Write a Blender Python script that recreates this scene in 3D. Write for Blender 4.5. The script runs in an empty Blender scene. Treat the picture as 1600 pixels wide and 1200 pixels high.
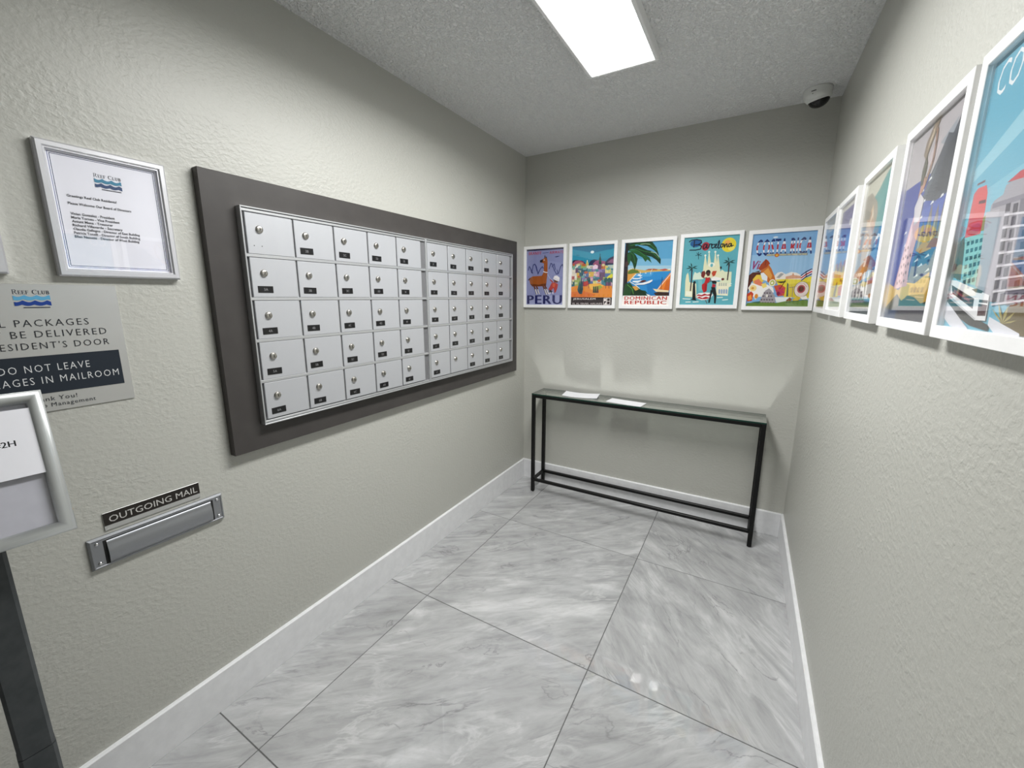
import bpy, math, random
from mathutils import Matrix, Vector
from mathutils.geometry import tessellate_polygon

# ------------------------------------------------------------------ camera, light, exposure
scene = bpy.context.scene
COL = scene.collection
cam_data = bpy.data.cameras.new('camera')
cam_data.sensor_fit = 'HORIZONTAL'
cam_data.sensor_width = 36.0
cam_data.lens = 644.954 / 1600.0 * 36.0
cam_data.shift_x = 0.00671
cam_data.shift_y = -0.00413
cam_data.clip_start = 0.02
camera = bpy.data.objects.new('camera', cam_data)
COL.objects.link(camera)
camera.matrix_world = Matrix((
    (0.86174791, -0.09715502, 0.49794723, 1.50376),
    (0.50733452, 0.16790713, -0.84523303, -2.84950),
    (-0.00149025, 0.98100362, 0.19398371, 1.44498),
    (0, 0, 0, 1)))
scene.camera = camera

world = bpy.data.worlds.new('world')
scene.world = world
world.use_nodes = True
world.node_tree.nodes['Background'].inputs[0].default_value = (0.05, 0.05, 0.05, 1)
world.node_tree.nodes['Background'].inputs[1].default_value = 1.0

LAMP = 35.0            # watts of the ceiling panel
GLOW = 7.0             # radiance of its diffuser at steep angles
vs = scene.view_settings
vs.view_transform = 'Standard'
vs.look = 'None'
vs.exposure = 0.0
vs.gamma = 1.0
vs.use_curve_mapping = False
cy = scene.cycles
cy.use_denoising = True
cy.blur_glossy = 0.0
cy.sample_clamp_indirect = 0.0
cy.caustics_reflective = True
cy.use_guiding = True
cy.max_bounces = 14
cy.diffuse_bounces = 6
cy.glossy_bounces = 6
cy.transparent_max_bounces = 24

# ------------------------------------------------------------------ room measures (metres)
H = 2.44               # ceiling height
YF = -6.0              # wall behind the photographer
W0 = 1.7922            # right wall at the back corner
SL = 0.0076            # the right wall opens slightly towards the front
ANG = math.atan(SL)
def xr(y): return W0 - SL * y

# ------------------------------------------------------------------ materials
def lin(c):
    return c / 12.92 if c <= 0.04045 else ((c + 0.055) / 1.055) ** 2.4
def hexc(h):
    return tuple(lin(int(h[i:i + 2], 16) / 255.0) for i in (0, 2, 4))
def mat(name, col, rough=0.5, metal=0.0, spec=0.5, **kw):
    m = bpy.data.materials.new(name); m.use_nodes = True
    b = m.node_tree.nodes['Principled BSDF']
    c = hexc(col) if isinstance(col, str) else col
    b.inputs['Base Color'].default_value = (*c, 1)
    b.inputs['Roughness'].default_value = rough
    b.inputs['Metallic'].default_value = metal
    b.inputs['Specular IOR Level'].default_value = spec
    for k, v in kw.items():
        b.inputs[k].default_value = v
    return m
def nodes(m):
    return m.node_tree.nodes, m.node_tree.links, m.node_tree.nodes['Principled BSDF']
def noise(nt, lk, vec, scale, detail=3, rough=0.5, dist=0.0):
    n = nt.new('ShaderNodeTexNoise')
    n.inputs['Scale'].default_value = scale; n.inputs['Detail'].default_value = detail
    n.inputs['Roughness'].default_value = rough; n.inputs['Distortion'].default_value = dist
    if vec is not None: lk.new(vec, n.inputs['Vector'])
    return n
def ramp(nt, lk, fac, stops):
    r = nt.new('ShaderNodeValToRGB')
    while len(r.color_ramp.elements) < len(stops): r.color_ramp.elements.new(0.5)
    for e, (p, c) in zip(r.color_ramp.elements, stops):
        e.position = p; e.color = (*c, 1) if len(c) == 3 else c
    lk.new(fac, r.inputs['Fac'])
    return r
def mathn(nt, lk, op, a, b=None):
    n = nt.new('ShaderNodeMath'); n.operation = op
    for i, v in enumerate((a, b)):
        if v is None: continue
        if isinstance(v, (int, float)): n.inputs[i].default_value = v
        else: lk.new(v, n.inputs[i])
    return n.outputs[0]
def mixc(nt, lk, fac, a, b, blend='MIX'):
    n = nt.new('ShaderNodeMix'); n.data_type = 'RGBA'; n.blend_type = blend
    for sock, v in ((n.inputs[0], fac), (n.inputs[6], a), (n.inputs[7], b)):
        if isinstance(v, (int, float)): sock.default_value = v
        elif isinstance(v, tuple): sock.default_value = (*v, 1)
        else: lk.new(v, sock)
    return n.outputs[2]
def bump(nt, lk, height, bsdf, strength, dist):
    b = nt.new('ShaderNodeBump'); b.inputs['Strength'].default_value = strength
    b.inputs['Distance'].default_value = dist
    lk.new(height, b.inputs['Height']); lk.new(b.outputs[0], bsdf.inputs['Normal'])

def wall_material():
    m = mat('wall_paint', (0.487, 0.487, 0.447), 0.42, spec=0.45)
    nt, lk, b = nodes(m)
    tc = nt.new('ShaderNodeTexCoord')
    mp = nt.new('ShaderNodeMapping'); mp.inputs['Scale'].default_value = (1, 1, 1.25)
    lk.new(tc.outputs['Object'], mp.inputs['Vector'])
    n1 = noise(nt, lk, mp.outputs[0], 66, 2, 0.5, 0.25)
    n2 = noise(nt, lk, mp.outputs[0], 170, 2, 0.5, 0.1)
    n3 = noise(nt, lk, mp.outputs[0], 5, 2, 0.5)
    r1 = ramp(nt, lk, n1.outputs['Fac'], [(0.40, (0, 0, 0)), (0.66, (1, 1, 1))])
    amp = ramp(nt, lk, n3.outputs['Fac'], [(0.35, (0.45,) * 3), (0.65, (1, 1, 1))])
    h = mathn(nt, lk, 'MULTIPLY', r1.outputs[0], amp.outputs[0])
    h = mathn(nt, lk, 'ADD', h, mathn(nt, lk, 'MULTIPLY', n2.outputs['Fac'], 0.45))
    bump(nt, lk, h, b, 0.48, 0.0014)
    return m
def ceiling_material():
    m = mat('ceiling_texture', (0.86, 0.865, 0.865), 0.9, spec=0.1)
    nt, lk, b = nodes(m)
    tc = nt.new('ShaderNodeTexCoord')
    n1 = noise(nt, lk, tc.outputs['Object'], 78, 3, 0.6)
    n2 = noise(nt, lk, tc.outputs['Object'], 45, 2, 0.5)
    r = ramp(nt, lk, n1.outputs['Fac'], [(0.4, (0, 0, 0)), (0.62, (1, 1, 1))])
    h = mathn(nt, lk, 'ADD', r.outputs[0], mathn(nt, lk, 'MULTIPLY', n2.outputs['Fac'], 0.5))
    bump(nt, lk, h, b, 0.9, 0.0075)
    return m
def tile_material():
    m = mat('polished_marble_tile', (0.5, 0.5, 0.5), 0.02, spec=0.6)
    nt, lk, b = nodes(m)
    uv = nt.new('ShaderNodeUVMap'); uv.uv_map = 'UVMap'
    def mapped(sx, sy, off=(0, 0, 0)):
        mp = nt.new('ShaderNodeMapping')
        mp.inputs['Scale'].default_value = (sx, sy, 1); mp.inputs['Location'].default_value = off
        lk.new(uv.outputs[0], mp.inputs['Vector']); return mp.outputs[0]
    big = noise(nt, lk, mapped(1.1, 3.2), 1.5, 7, 0.60, 1.7)
    fine = noise(nt, lk, mapped(2.0, 8, (3, 1, 0)), 2.4, 8, 0.66, 1.2)
    base = ramp(nt, lk, big.outputs['Fac'], [(0.28, (0.33, 0.333, 0.337)), (0.46, (0.40, 0.403, 0.408)), (0.56, (0.435, 0.438, 0.443)), (0.72, (0.58, 0.583, 0.588))])
    f = ramp(nt, lk, fine.outputs['Fac'], [(0.30, (0.80, 0.80, 0.80)), (0.50, (1, 1, 1)), (0.72, (1.14, 1.14, 1.14))])
    col = mixc(nt, lk, 1.0, base.outputs[0], f.outputs[0], 'MULTIPLY')
    v1 = noise(nt, lk, mapped(0.9, 2.6, (7, 2, 0)), 1.7, 7, 0.55, 0.9)
    d1 = mathn(nt, lk, 'ABSOLUTE', mathn(nt, lk, 'SUBTRACT', v1.outputs['Fac'], 0.5))
    vr = ramp(nt, lk, d1, [(0.0, (1, 1, 1)), (0.004, (0.5,) * 3), (0.011, (0, 0, 0))])
    gate = noise(nt, lk, mapped(1.6, 2.2, (1, 9, 0)), 2.4, 2)
    gr = ramp(nt, lk, gate.outputs['Fac'], [(0.48, (0, 0, 0)), (0.62, (1, 1, 1))])
    vf = mathn(nt, lk, 'MULTIPLY', mathn(nt, lk, 'MULTIPLY', vr.outputs[0], gr.outputs[0]), 0.62)
    col = mixc(nt, lk, vf, col, (0.17, 0.17, 0.175))
    w1 = noise(nt, lk, mapped(0.8, 3.4, (17, 5, 0)), 1.9, 7, 0.6, 1.5)
    wr = ramp(nt, lk, mathn(nt, lk, 'ABSOLUTE', mathn(nt, lk, 'SUBTRACT', w1.outputs['Fac'], 0.52)), [(0.0, (1, 1, 1)), (0.035, (0, 0, 0))])
    g2 = ramp(nt, lk, gate.outputs['Fac'], [(0.38, (1, 1, 1)), (0.55, (0, 0, 0))])
    col = mixc(nt, lk, mathn(nt, lk, 'MULTIPLY', mathn(nt, lk, 'MULTIPLY', wr.outputs[0], g2.outputs[0]), 0.45), col, (0.66, 0.663, 0.668))
    lk.new(col, b.inputs['Base Color'])
    return m
def print_material():
    m = mat('printed_ink', (0.5, 0.5, 0.5), 0.55, spec=0.25)
    nt, lk, b = nodes(m)
    a = nt.new('ShaderNodeVertexColor'); a.layer_name = 'Ink'
    lk.new(a.outputs[0], b.inputs['Base Color'])
    return m
def pane_material(name, ior, tint=(1, 1, 1), rough=0.0):
    m = bpy.data.materials.new(name); m.use_nodes = True
    nt, lk = m.node_tree.nodes, m.node_tree.links
    nt.clear()
    out = nt.new('ShaderNodeOutputMaterial'); mx = nt.new('ShaderNodeMixShader')
    tr = nt.new('ShaderNodeBsdfTransparent'); gl = nt.new('ShaderNodeBsdfGlossy')
    tr.inputs[0].default_value = (*tint, 1)
    gl.inputs['Roughness'].default_value = rough; gl.inputs[0].default_value = (1, 1, 1, 1)
    ge = nt.new('ShaderNodeNewGeometry'); fr = nt.new('ShaderNodeFresnel')
    mr = nt.new('ShaderNodeMapRange')          # same reflectance on both faces of the pane
    mr.inputs[3].default_value = ior; mr.inputs[4].default_value = 1.0 / ior
    lk.new(ge.outputs['Backfacing'], mr.inputs[0]); lk.new(mr.outputs[0], fr.inputs['IOR'])
    lk.new(fr.outputs[0], mx.inputs[0]); lk.new(tr.outputs[0], mx.inputs[1]); lk.new(gl.outputs[0], mx.inputs[2])
    lk.new(mx.outputs[0], out.inputs[0])
    return m
def brushed(name, col, rough, metal, sc=(3, 3, 300), amp=0.12):
    m = mat(name, col, rough, metal)
    nt, lk, b = nodes(m)
    tc = nt.new('ShaderNodeTexCoord'); mp = nt.new('ShaderNodeMapping')
    mp.inputs['Scale'].default_value = sc
    lk.new(tc.outputs['Object'], mp.inputs['Vector'])
    n = noise(nt, lk, mp.outputs[0], 1.0, 3, 0.6)
    r = nt.new('ShaderNodeMapRange'); r.inputs[3].default_value = rough - amp; r.inputs[4].default_value = rough + amp
    lk.new(n.outputs['Fac'], r.inputs[0]); lk.new(r.outputs[0], b.inputs['Roughness'])
    return m
def mottled(name, c0, c1, scale, rough, metal=0.0, spec=0.5):
    m = mat(name, c0, rough, metal, spec)
    nt, lk, b = nodes(m)
    tc = nt.new('ShaderNodeTexCoord')
    n = noise(nt, lk, tc.outputs['Object'], scale, 4, 0.6)
    r = ramp(nt, lk, n.outputs['Fac'], [(0.35, c0), (0.65, c1)])
    lk.new(r.outputs[0], b.inputs['Base Color'])
    return m

M = {}
M['wall'] = wall_material()
M['ceiling'] = ceiling_material()
M['tile'] = tile_material()
M['grout'] = mottled('tile_grout', (0.10, 0.10, 0.10), (0.15, 0.15, 0.15), 90, 0.9)
M['trim'] = mottled('white_trim_paint', (0.74, 0.745, 0.76), (0.80, 0.805, 0.82), 25, 0.35)
M['frame_white'] = mottled('white_frame_lacquer', (0.88, 0.88, 0.88), (0.92, 0.92, 0.92), 30, 0.35)
M['print'] = print_material()
M['pane'] = pane_material('picture_glass', 1.46)
M['table_glass'] = pane_material('table_glass', 6.0, (0.93, 0.97, 0.94), 0.11)
M['glass_edge'] = mat('green_glass_edge', (0.010, 0.045, 0.032), 0.08)
M['black_metal'] = mottled('black_powder_coat', (0.0025, 0.0025, 0.0025), (0.004, 0.004, 0.004), 200, 0.4, spec=0.3)
M['board'] = mottled('dark_grey_paint', (0.052, 0.047, 0.045), (0.060, 0.055, 0.052), 12, 0.45, spec=0.35)
M['alu'] = brushed('silver_door_paint', (0.50, 0.51, 0.535), 0.42, 0.3, (2, 60, 2), 0.06)
M['alu_trim'] = brushed('aluminium_trim', (0.56, 0.57, 0.58), 0.36, 0.6, (2, 2, 60), 0.06)
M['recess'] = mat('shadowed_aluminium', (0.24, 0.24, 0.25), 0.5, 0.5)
M['lock'] = brushed('lock_metal', (0.50, 0.48, 0.44), 0.30, 1.0, (40, 40, 40), 0.08)
M['dark'] = mat('black_slot', (0.008, 0.008, 0.008), 0.6)
M['plate'] = mat('black_plastic_plate', (0.006, 0.006, 0.007), 0.35)
M['plate_text'] = mat('grey_engraving', (0.30, 0.30, 0.31), 0.6)
M['silver_frame'] = brushed('silver_moulding', (0.70, 0.70, 0.73), 0.32, 0.55, (20, 20, 20), 0.06)
M['brushed'] = brushed('brushed_aluminium_sheet', (0.62, 0.62, 0.61), 0.36, 0.75, (2, 8, 400), 0.10)
M['steel'] = brushed('satin_steel', (0.34, 0.35, 0.37), 0.46, 0.9, (6, 60, 60), 0.08)
M['chrome'] = mat('bright_screw', (0.75, 0.75, 0.77), 0.15, 1.0)
M['stand_frame'] = brushed('satin_snap_frame', (0.60, 0.62, 0.62), 0.36, 0.6, (30, 30, 30), 0.08)
M['post'] = mottled('grey_post_paint', (0.055, 0.062, 0.066), (0.075, 0.082, 0.086), 30, 0.42, 0.3)
M['paper'] = mottled('white_paper', (0.80, 0.80, 0.83), (0.84, 0.84, 0.87), 40, 0.8)
M['paper_lilac'] = mottled('lilac_grey_paper', (0.50, 0.50, 0.56), (0.54, 0.54, 0.60), 20, 0.7)  # grey-lilac is the insert sheet's own colour
M['white_plastic'] = mottled('white_camera_plastic', (0.70, 0.71, 0.69), (0.74, 0.75, 0.73), 40, 0.4)
M['dome'] = mat('black_dome', (0.003, 0.003, 0.004), 0.05)
M['housing'] = mottled('white_lamp_housing', (0.78, 0.78, 0.78), (0.82, 0.82, 0.82), 30, 0.45)
def emission(name, s):
    m = bpy.data.materials.new(name); m.use_nodes = True
    nt, lk = m.node_tree.nodes, m.node_tree.links
    nt.clear()
    e = nt.new('ShaderNodeEmission'); o = nt.new('ShaderNodeOutputMaterial')
    e.inputs[0].default_value = (1.0, 1.0, 0.985, 1); e.inputs[1].default_value = s
    lk.new(e.outputs[0], o.inputs[0])
    return m
M['glow'] = emission('lit_diffuser', GLOW)

# ------------------------------------------------------------------ mesh helpers
class MB:
    """collects shapes; build() links them as one mesh object"""
    def __init__(s): s.v = []; s.f = []; s.m = []; s.smooth = []
    def add(s, vs, fs, mi=0, smooth=False):
        o = len(s.v); s.v += [tuple(v) for v in vs]
        for f in fs:
            s.f.append(tuple(i + o for i in f)); s.m.append(mi); s.smooth.append(smooth)
        return s
    def box(s, x0, y0, z0, x1, y1, z1, mi=0, bev=0.0):
        if bev <= 0:
            v = [(x, y, z) for x in (x0, x1) for y in (y0, y1) for z in (z0, z1)]
            return s.add(v, [(0, 1, 3, 2), (4, 6, 7, 5), (0, 4, 5, 1), (2, 3, 7, 6), (0, 2, 6, 4), (1, 5, 7, 3)], mi)
        # chamfered box: 24 vertices
        b = bev; lo = (x0, y0, z0); hi = (x1, y1, z1); v = []; idx = {}
        for cx in (0, 1):
            for cy_ in (0, 1):
                for cz in (0, 1):
                    c = (cx, cy_, cz)
                    for ax in range(3):
                        q = []
                        for k in range(3):
                            base = hi[k] if c[k] else lo[k]
                            q.append(base if k == ax else base + (-b if c[k] else b))
                        idx[(c, ax)] = len(v); v.append(tuple(q))
        fs = []
        for ax in range(3):
            o1, o2 = [k for k in range(3) if k != ax]
            for side in (0, 1):
                ring = []
                for a, bb in ((0, 0), (1, 0), (1, 1), (0, 1)):
                    c = [0, 0, 0]; c[ax] = side; c[o1] = a; c[o2] = bb
                    ring.append(idx[(tuple(c), ax)])
                fs.append(ring)
        for ax in range(3):           # edges run along ax
            o1, o2 = [k for k in range(3) if k != ax]
            for a in (0, 1):
                for bb in (0, 1):
                    c0 = [0, 0, 0]; c0[o1] = a; c0[o2] = bb; c1 = list(c0); c1[ax] = 1
                    c0, c1 = tuple(c0), tuple(c1)
                    fs.append([idx[(c0, o1)], idx[(c1, o1)], idx[(c1, o2)], idx[(c0, o2)]])
        for c in [(a, bb, cc) for a in (0, 1) for bb in (0, 1) for cc in (0, 1)]:
            fs.append([idx[(c, 0)], idx[(c, 1)], idx[(c, 2)]])
        ctr = Vector(((x0 + x1) / 2, (y0 + y1) / 2, (z0 + z1) / 2)); out = []
        for f in fs:
            p = [Vector(v[i]) for i in f]
            n = (p[1] - p[0]).cross(p[2] - p[0]); m_ = sum(p, Vector()) / len(p)
            out.append(tuple(f) if n.dot(m_ - ctr) > 0 else tuple(reversed(f)))
        return s.add(v, out, mi)
    def lathe(s, prof, axis='z', c=(0, 0, 0), n=24, mi=0, smooth=True, cap=True):
        v = []; f = []
        for r, h in prof:
            for i in range(n):
                a = 2 * math.pi * i / n; x, y = r * math.cos(a), r * math.sin(a)
                q = {'z': (x, y, h), 'x': (h, x, y), 'y': (y, h, x)}[axis]
                v.append(tuple(q[k] + c[k] for k in range(3)))
        for j in range(len(prof) - 1):
            for i in range(n):
                a, b = j * n + i, j * n + (i + 1) % n
                f.append((a, b, b + n, a + n))
        s.add(v, f, mi, smooth)
        if cap:
            o = len(s.v) - len(v)
            s.f.append(tuple(o + i for i in reversed(range(n)))); s.m.append(mi); s.smooth.append(False)
            s.f.append(tuple(o + (len(prof) - 1) * n + i for i in range(n))); s.m.append(mi); s.smooth.append(False)
        return s
    def prism(s, poly, axis, a, b, mi=0):
        """extrude a 2D outline (counter-clockwise) along an axis from a to b"""
        n = len(poly); v = []
        for h in (a, b):
            for (p, q) in poly:
                v.append({'x': (h, p, q), 'y': (q, h, p), 'z': (p, q, h)}[axis])
        f = [(i, (i + 1) % n, n + (i + 1) % n, n + i) for i in range(n)]
        f.append(tuple(reversed(range(n)))); f.append(tuple(range(n, 2 * n)))
        return s.add(v, f, mi)
    def frame(s, prof, w, h, mi=0, smooth=False):
        """mitred moulding around a w x h opening's outside; prof = closed list of (inset, depth); lies in local xy, faces +z"""
        n = len(prof); v = []
        for (sx, sy) in ((0, 0), (1, 0), (1, 1), (0, 1)):
            for (d, z) in prof:
                v.append((d if sx == 0 else w - d, d if sy == 0 else h - d, z))
        f = []
        for c in range(4):
            e = (c + 1) % 4
            for i in range(n):
                k = (i + 1) % n
                f.append((c * n + i, e * n + i, e * n + k, c * n + k))
        return s.add(v, f, mi, smooth)
    def build(s, name, mats, parent=None, loc=None, rot=None, offset=(0, 0, 0)):
        me = bpy.data.meshes.new(name)
        me.from_pydata([(x - offset[0], y - offset[1], z - offset[2]) for x, y, z in s.v], [], s.f)
        for m_ in (mats if isinstance(mats, (list, tuple)) else [mats]): me.materials.append(m_)
        me.polygons.foreach_set('material_index', s.m)
        me.polygons.foreach_set('use_smooth', s.smooth)
        me.update()
        o = bpy.data.objects.new(name, me); COL.objects.link(o)
        if parent is not None: o.parent = parent
        if loc is not None: o.location = loc
        if rot is not None: o.rotation_euler = rot
        return o
def tag(o, label, cat, group=None):
    o['label'] = label; o['category'] = cat
    if group: o['group'] = group
    return o
def struct(o, label, cat):
    o['kind'] = 'structure'; o['label'] = label; o['category'] = cat
    return o
def thing(name, label, cat, loc=(0, 0, 0), rot=(0, 0, 0), group=None):
    o = bpy.data.objects.new(name, None); COL.objects.link(o)
    o.empty_display_size = 0.05
    o.location = loc; o.rotation_euler = rot
    return tag(o, label, cat, group)
def copy_part(o, parent, loc=None, rot=None):
    c = o.copy(); COL.objects.link(c); c.parent = parent
    if loc is not None: c.location = loc
    if rot is not None: c.rotation_euler = rot
    return c

# ------------------------------------------------------------------ flat print (ink on a sheet)
_TXT = {}
def text_tris(txt, bold=0.0, track=1.0):
    key = (txt, bold, track)
    if key not in _TXT:
        cu = bpy.data.curves.new('lettering', 'FONT'); cu.body = txt; cu.size = 1.0
        cu.offset = bold; cu.resolution_u = 2; cu.space_character = track
        o = bpy.data.objects.new('lettering', cu); COL.objects.link(o)
        bpy.context.view_layer.update()
        e = o.evaluated_get(bpy.context.evaluated_depsgraph_get()); me = e.to_mesh()
        me.calc_loop_triangles()
        vs_ = [(v.co.x, v.co.y) for v in me.vertices]
        t = [tuple(vs_[i] for i in l.vertices) for l in me.loop_triangles]
        e.to_mesh_clear(); bpy.data.objects.remove(o); bpy.data.curves.remove(cu)
        _TXT[key] = t
    return _TXT[key]
def clip_poly(poly, x0, y0, x1, y1):
    for ax, lim, sg in ((0, x0, 1), (0, x1, -1), (1, y0, 1), (1, y1, -1)):
        out = []
        for i in range(len(poly)):
            a, b = poly[i - 1], poly[i]
            da, db = sg * (a[ax] - lim), sg * (b[ax] - lim)
            if (da >= 0) != (db >= 0):
                t = da / (da - db); out.append((a[0] + t * (b[0] - a[0]), a[1] + t * (b[1] - a[1])))
            if db >= 0: out.append(b)
        poly = out
        if not poly: break
    return poly
class Ink:
    """flat colour shapes on a w x h sheet (local xy, facing +z); later shapes lie on earlier ones"""
    def __init__(s, w, h): s.w, s.h = w, h; s.v = []; s.f = []; s.c = []; s.z = 0.0
    def _tri(s, pts, col):
        q = clip_poly(list(pts), 0, 0, s.w, s.h)
        if len(q) < 3: return
        ar = sum(q[i - 1][0] * q[i][1] - q[i][0] * q[i - 1][1] for i in range(len(q)))
        if abs(ar) < 1e-10: return
        if ar < 0: q.reverse()
        o = len(s.v); s.v += [(x, y, s.z) for x, y in q]
        s.f.append(tuple(range(o, o + len(q)))); s.c.append(col)
    def poly(s, pts, col):
        c = hexc(col) if isinstance(col, str) else col
        s.z += 1.6e-5
        tri = tessellate_polygon([[Vector((x, y, 0)) for x, y in pts]])
        for t in tri: s._tri([pts[i] for i in t], c)
    def rect(s, x0, y0, x1, y1, col): s.poly([(x0, y0), (x1, y0), (x1, y1), (x0, y1)], col)
    def ellipse(s, x, y, rx, ry, col, n=20):
        s.poly([(x + rx * math.cos(2 * math.pi * i / n), y + ry * math.sin(2 * math.pi * i / n)) for i in range(n)], col)
    def stroke(s, pts, w, col):
        c = hexc(col) if isinstance(col, str) else col
        s.z += 1.6e-5
        hw = w / 2
        for i, (a, b) in enumerate(zip(pts, pts[1:])):
            dx, dy = b[0] - a[0], b[1] - a[1]; L = math.hypot(dx, dy)
            if L < 1e-9: continue
            nx, ny = -dy / L * hw, dx / L * hw
            q = [(a[0] + nx, a[1] + ny), (a[0] - nx, a[1] - ny), (b[0] - nx, b[1] - ny), (b[0] + nx, b[1] + ny)]
            s._tri(q, c)
        for p in pts[1:-1]:
            s._tri([(p[0] + hw * math.cos(k * math.pi / 3), p[1] + hw * math.sin(k * math.pi / 3)) for k in range(6)], c)
    def text(s, txt, x0, y0, x1, y1, col, bold=0.0, shear=0.0, track=1.0, bands=None):
        """lettering fitted to the box"""
        t = text_tris(txt, min(bold, 0.0), track)
        xs = [p[0] for k in t for p in k]; ys = [p[1] for k in t for p in k]
        ax, bx, ay, by = min(xs), max(xs), min(ys), max(ys)
        s.z += 1.6e-5
        def mp(p):
            v = (p[1] - ay) / (by - ay); u = (p[0] - ax) / (bx - ax)
            return (x0 + u * (x1 - x0) + shear * (v - 0.5) * (y1 - y0), y0 + v * (y1 - y0))
        e = max(bold, 0.0) * (x1 - x0) / (bx - ax); x0 += e; x1 -= e
        last = None
        for k, dx in [(k, dx) for dx in ((-e, 0, e) if e else (0,)) for k in t]:
            if dx != last: s.z += 1.6e-5; last = dx
            q = [(p[0] + dx, p[1]) for p in map(mp, k)]
            if bands is None: s._tri(q, hexc(col) if isinstance(col, str) else col)
            else:
                for c, a, b in bands:
                    r = clip_poly(q, -1, y0 + a * (y1 - y0), 9, y0 + b * (y1 - y0))
                    if len(r) >= 3: s._tri(r, hexc(c))
    def line(s, txt, x, y, size, col, align='l', bold=0.0, track=1.0, maxw=None, sx=1.0):
        t = text_tris(txt, bold, track)
        xs = [p[0] for k in t for p in k]; a, b = min(xs), max(xs)
        wid = (b - a) * size * sx
        x0 = x if align == 'l' else (x - wid / 2 if align == 'c' else x - wid)
        s.z += 1.6e-5
        for k in t: s._tri([(x0 + (p[0] - a) * size * sx, y + p[1] * size) for p in k], hexc(col))
    def build(s, name, parent, loc=(0, 0, 0), rot=(0, 0, 0)):
        me = bpy.data.meshes.new(name); me.from_pydata(s.v, [], s.f)
        me.materials.append(M['print'])
        ca = me.color_attributes.new('Ink', 'FLOAT_COLOR', 'CORNER')
        buf = []
        for f, c in zip(s.f, s.c): buf += [c[0], c[1], c[2], 1.0] * len(f)
        ca.data.foreach_set('color', buf); me.update()
        o = bpy.data.objects.new(name, me); COL.objects.link(o); o.parent = parent
        o.location = loc; o.rotation_euler = rot
        return o
SERIF = {   # thick-and-thin capitals: strokes of (width, points) in a cell 1 high
 'R': (0.78, [(.13, [(.14, 0), (.14, 1)]), (.05, [(0, .02), (.28, .02)]), (.05, [(0, .98), (.4, .98)]), (.06, [(.14, .98), (.45, .97)]), (.12, [(.45, .97), (.6, .86), (.6, .66), (.45, .53)]), (.05, [(.14, .52), (.45, .53)]), (.12, [(.38, .52), (.7, .03)]), (.05, [(.62, .02), (.8, .02)])]),
 'E': (0.62, [(.12, [(.14, 0), (.14, 1)]), (.05, [(0, .98), (.55, .98)]), (.05, [(0, .02), (.58, .02)]), (.05, [(.14, .52), (.44, .52)]), (.05, [(.55, 1), (.55, .82)]), (.05, [(.58, 0), (.58, .2)]), (.05, [(.44, .62), (.44, .42)])]),
 'F': (0.6, [(.12, [(.14, 0), (.14, 1)]), (.05, [(0, .98), (.55, .98)]), (.05, [(0, .02), (.3, .02)]), (.05, [(.14, .52), (.44, .52)]), (.05, [(.55, 1), (.55, .8)]), (.05, [(.44, .62), (.44, .42)])]),
 'C': (0.8, [(.06, [(.72, .8), (.6, .94), (.42, .98), (.25, .9)]), (.13, [(.25, .9), (.1, .7), (.08, .5), (.1, .3), (.25, .1)]), (.06, [(.25, .1), (.42, .02), (.6, .06), (.74, .22)]), (.05, [(.72, 1), (.72, .76)])]),
 'L': (0.6, [(.12, [(.14, 0), (.14, 1)]), (.05, [(0, .98), (.28, .98)]), (.05, [(0, .02), (.56, .02)]), (.05, [(.56, 0), (.56, .24)])]),
 'U': (0.8, [(.12, [(.16, 1), (.16, .3), (.24, .1)]), (.07, [(.24, .1), (.4, .03), (.56, .1), (.64, .3), (.64, 1)]), (.05, [(0, .98), (.32, .98)]), (.05, [(.52, .98), (.76, .98)])]),
 'B': (0.68, [(.12, [(.14, 0), (.14, 1)]), (.05, [(0, .98), (.4, .98)]), (.11, [(.4, .98), (.53, .87), (.53, .68), (.38, .54)]), (.05, [(.14, .53), (.4, .53)]), (.12, [(.4, .53), (.58, .42), (.58, .16), (.4, .02)]), (.05, [(0, .02), (.42, .02)])]),
}
def reef_logo(k, x0, ytop, w, c1, c2, ink='1c2230', tail=True):
    """small-caps wordmark over two wave bands; w wide, hangs from ytop"""
    word = [('R', 1.0), ('E', .8), ('E', .8), ('F', .8), (None, .45), ('C', 1.0), ('L', .8), ('U', .8), ('B', .8)]
    total = sum((SERIF[c][0] + .12) * z if c else z for c, z in word) - .1
    sc = w / total; x = x0; y = ytop - sc
    for c, z in word:
        if c is None: x += z * sc; continue
        for sw, pts in SERIF[c][1]:
            k.stroke([(x + px * z * sc, y + py * z * sc) for px, py in pts], sw * sc * 1.1, ink)
        x += (SERIF[c][0] + .12) * z * sc
    def wave(yc, th, col, dx):
        n = 36; up = []; lo = []
        for i in range(n + 1):
            t = i / n; ph = (t * 3.0 + dx) % 1.0
            yy = abs(math.sin(math.pi * ph)) * th * .55
            up.append((x0 + t * w, yc + th * .5 - yy + th * .25)); lo.append((x0 + t * w, yc - th * .5 - abs(math.sin(math.pi * (ph + .12))) * th * .35))
        k.poly(lo + up[::-1], col)
    th = w * .13
    wave(y - th * 1.0, th, c1, .1); wave(y - th * 2.6, th * 1.05, c2, .3)
    if tail:
        k.stroke([(x0 + w * .22, y - th * 4.0), (x0 + w * .95, y - th * 4.0)], w * .035, ink)

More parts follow.
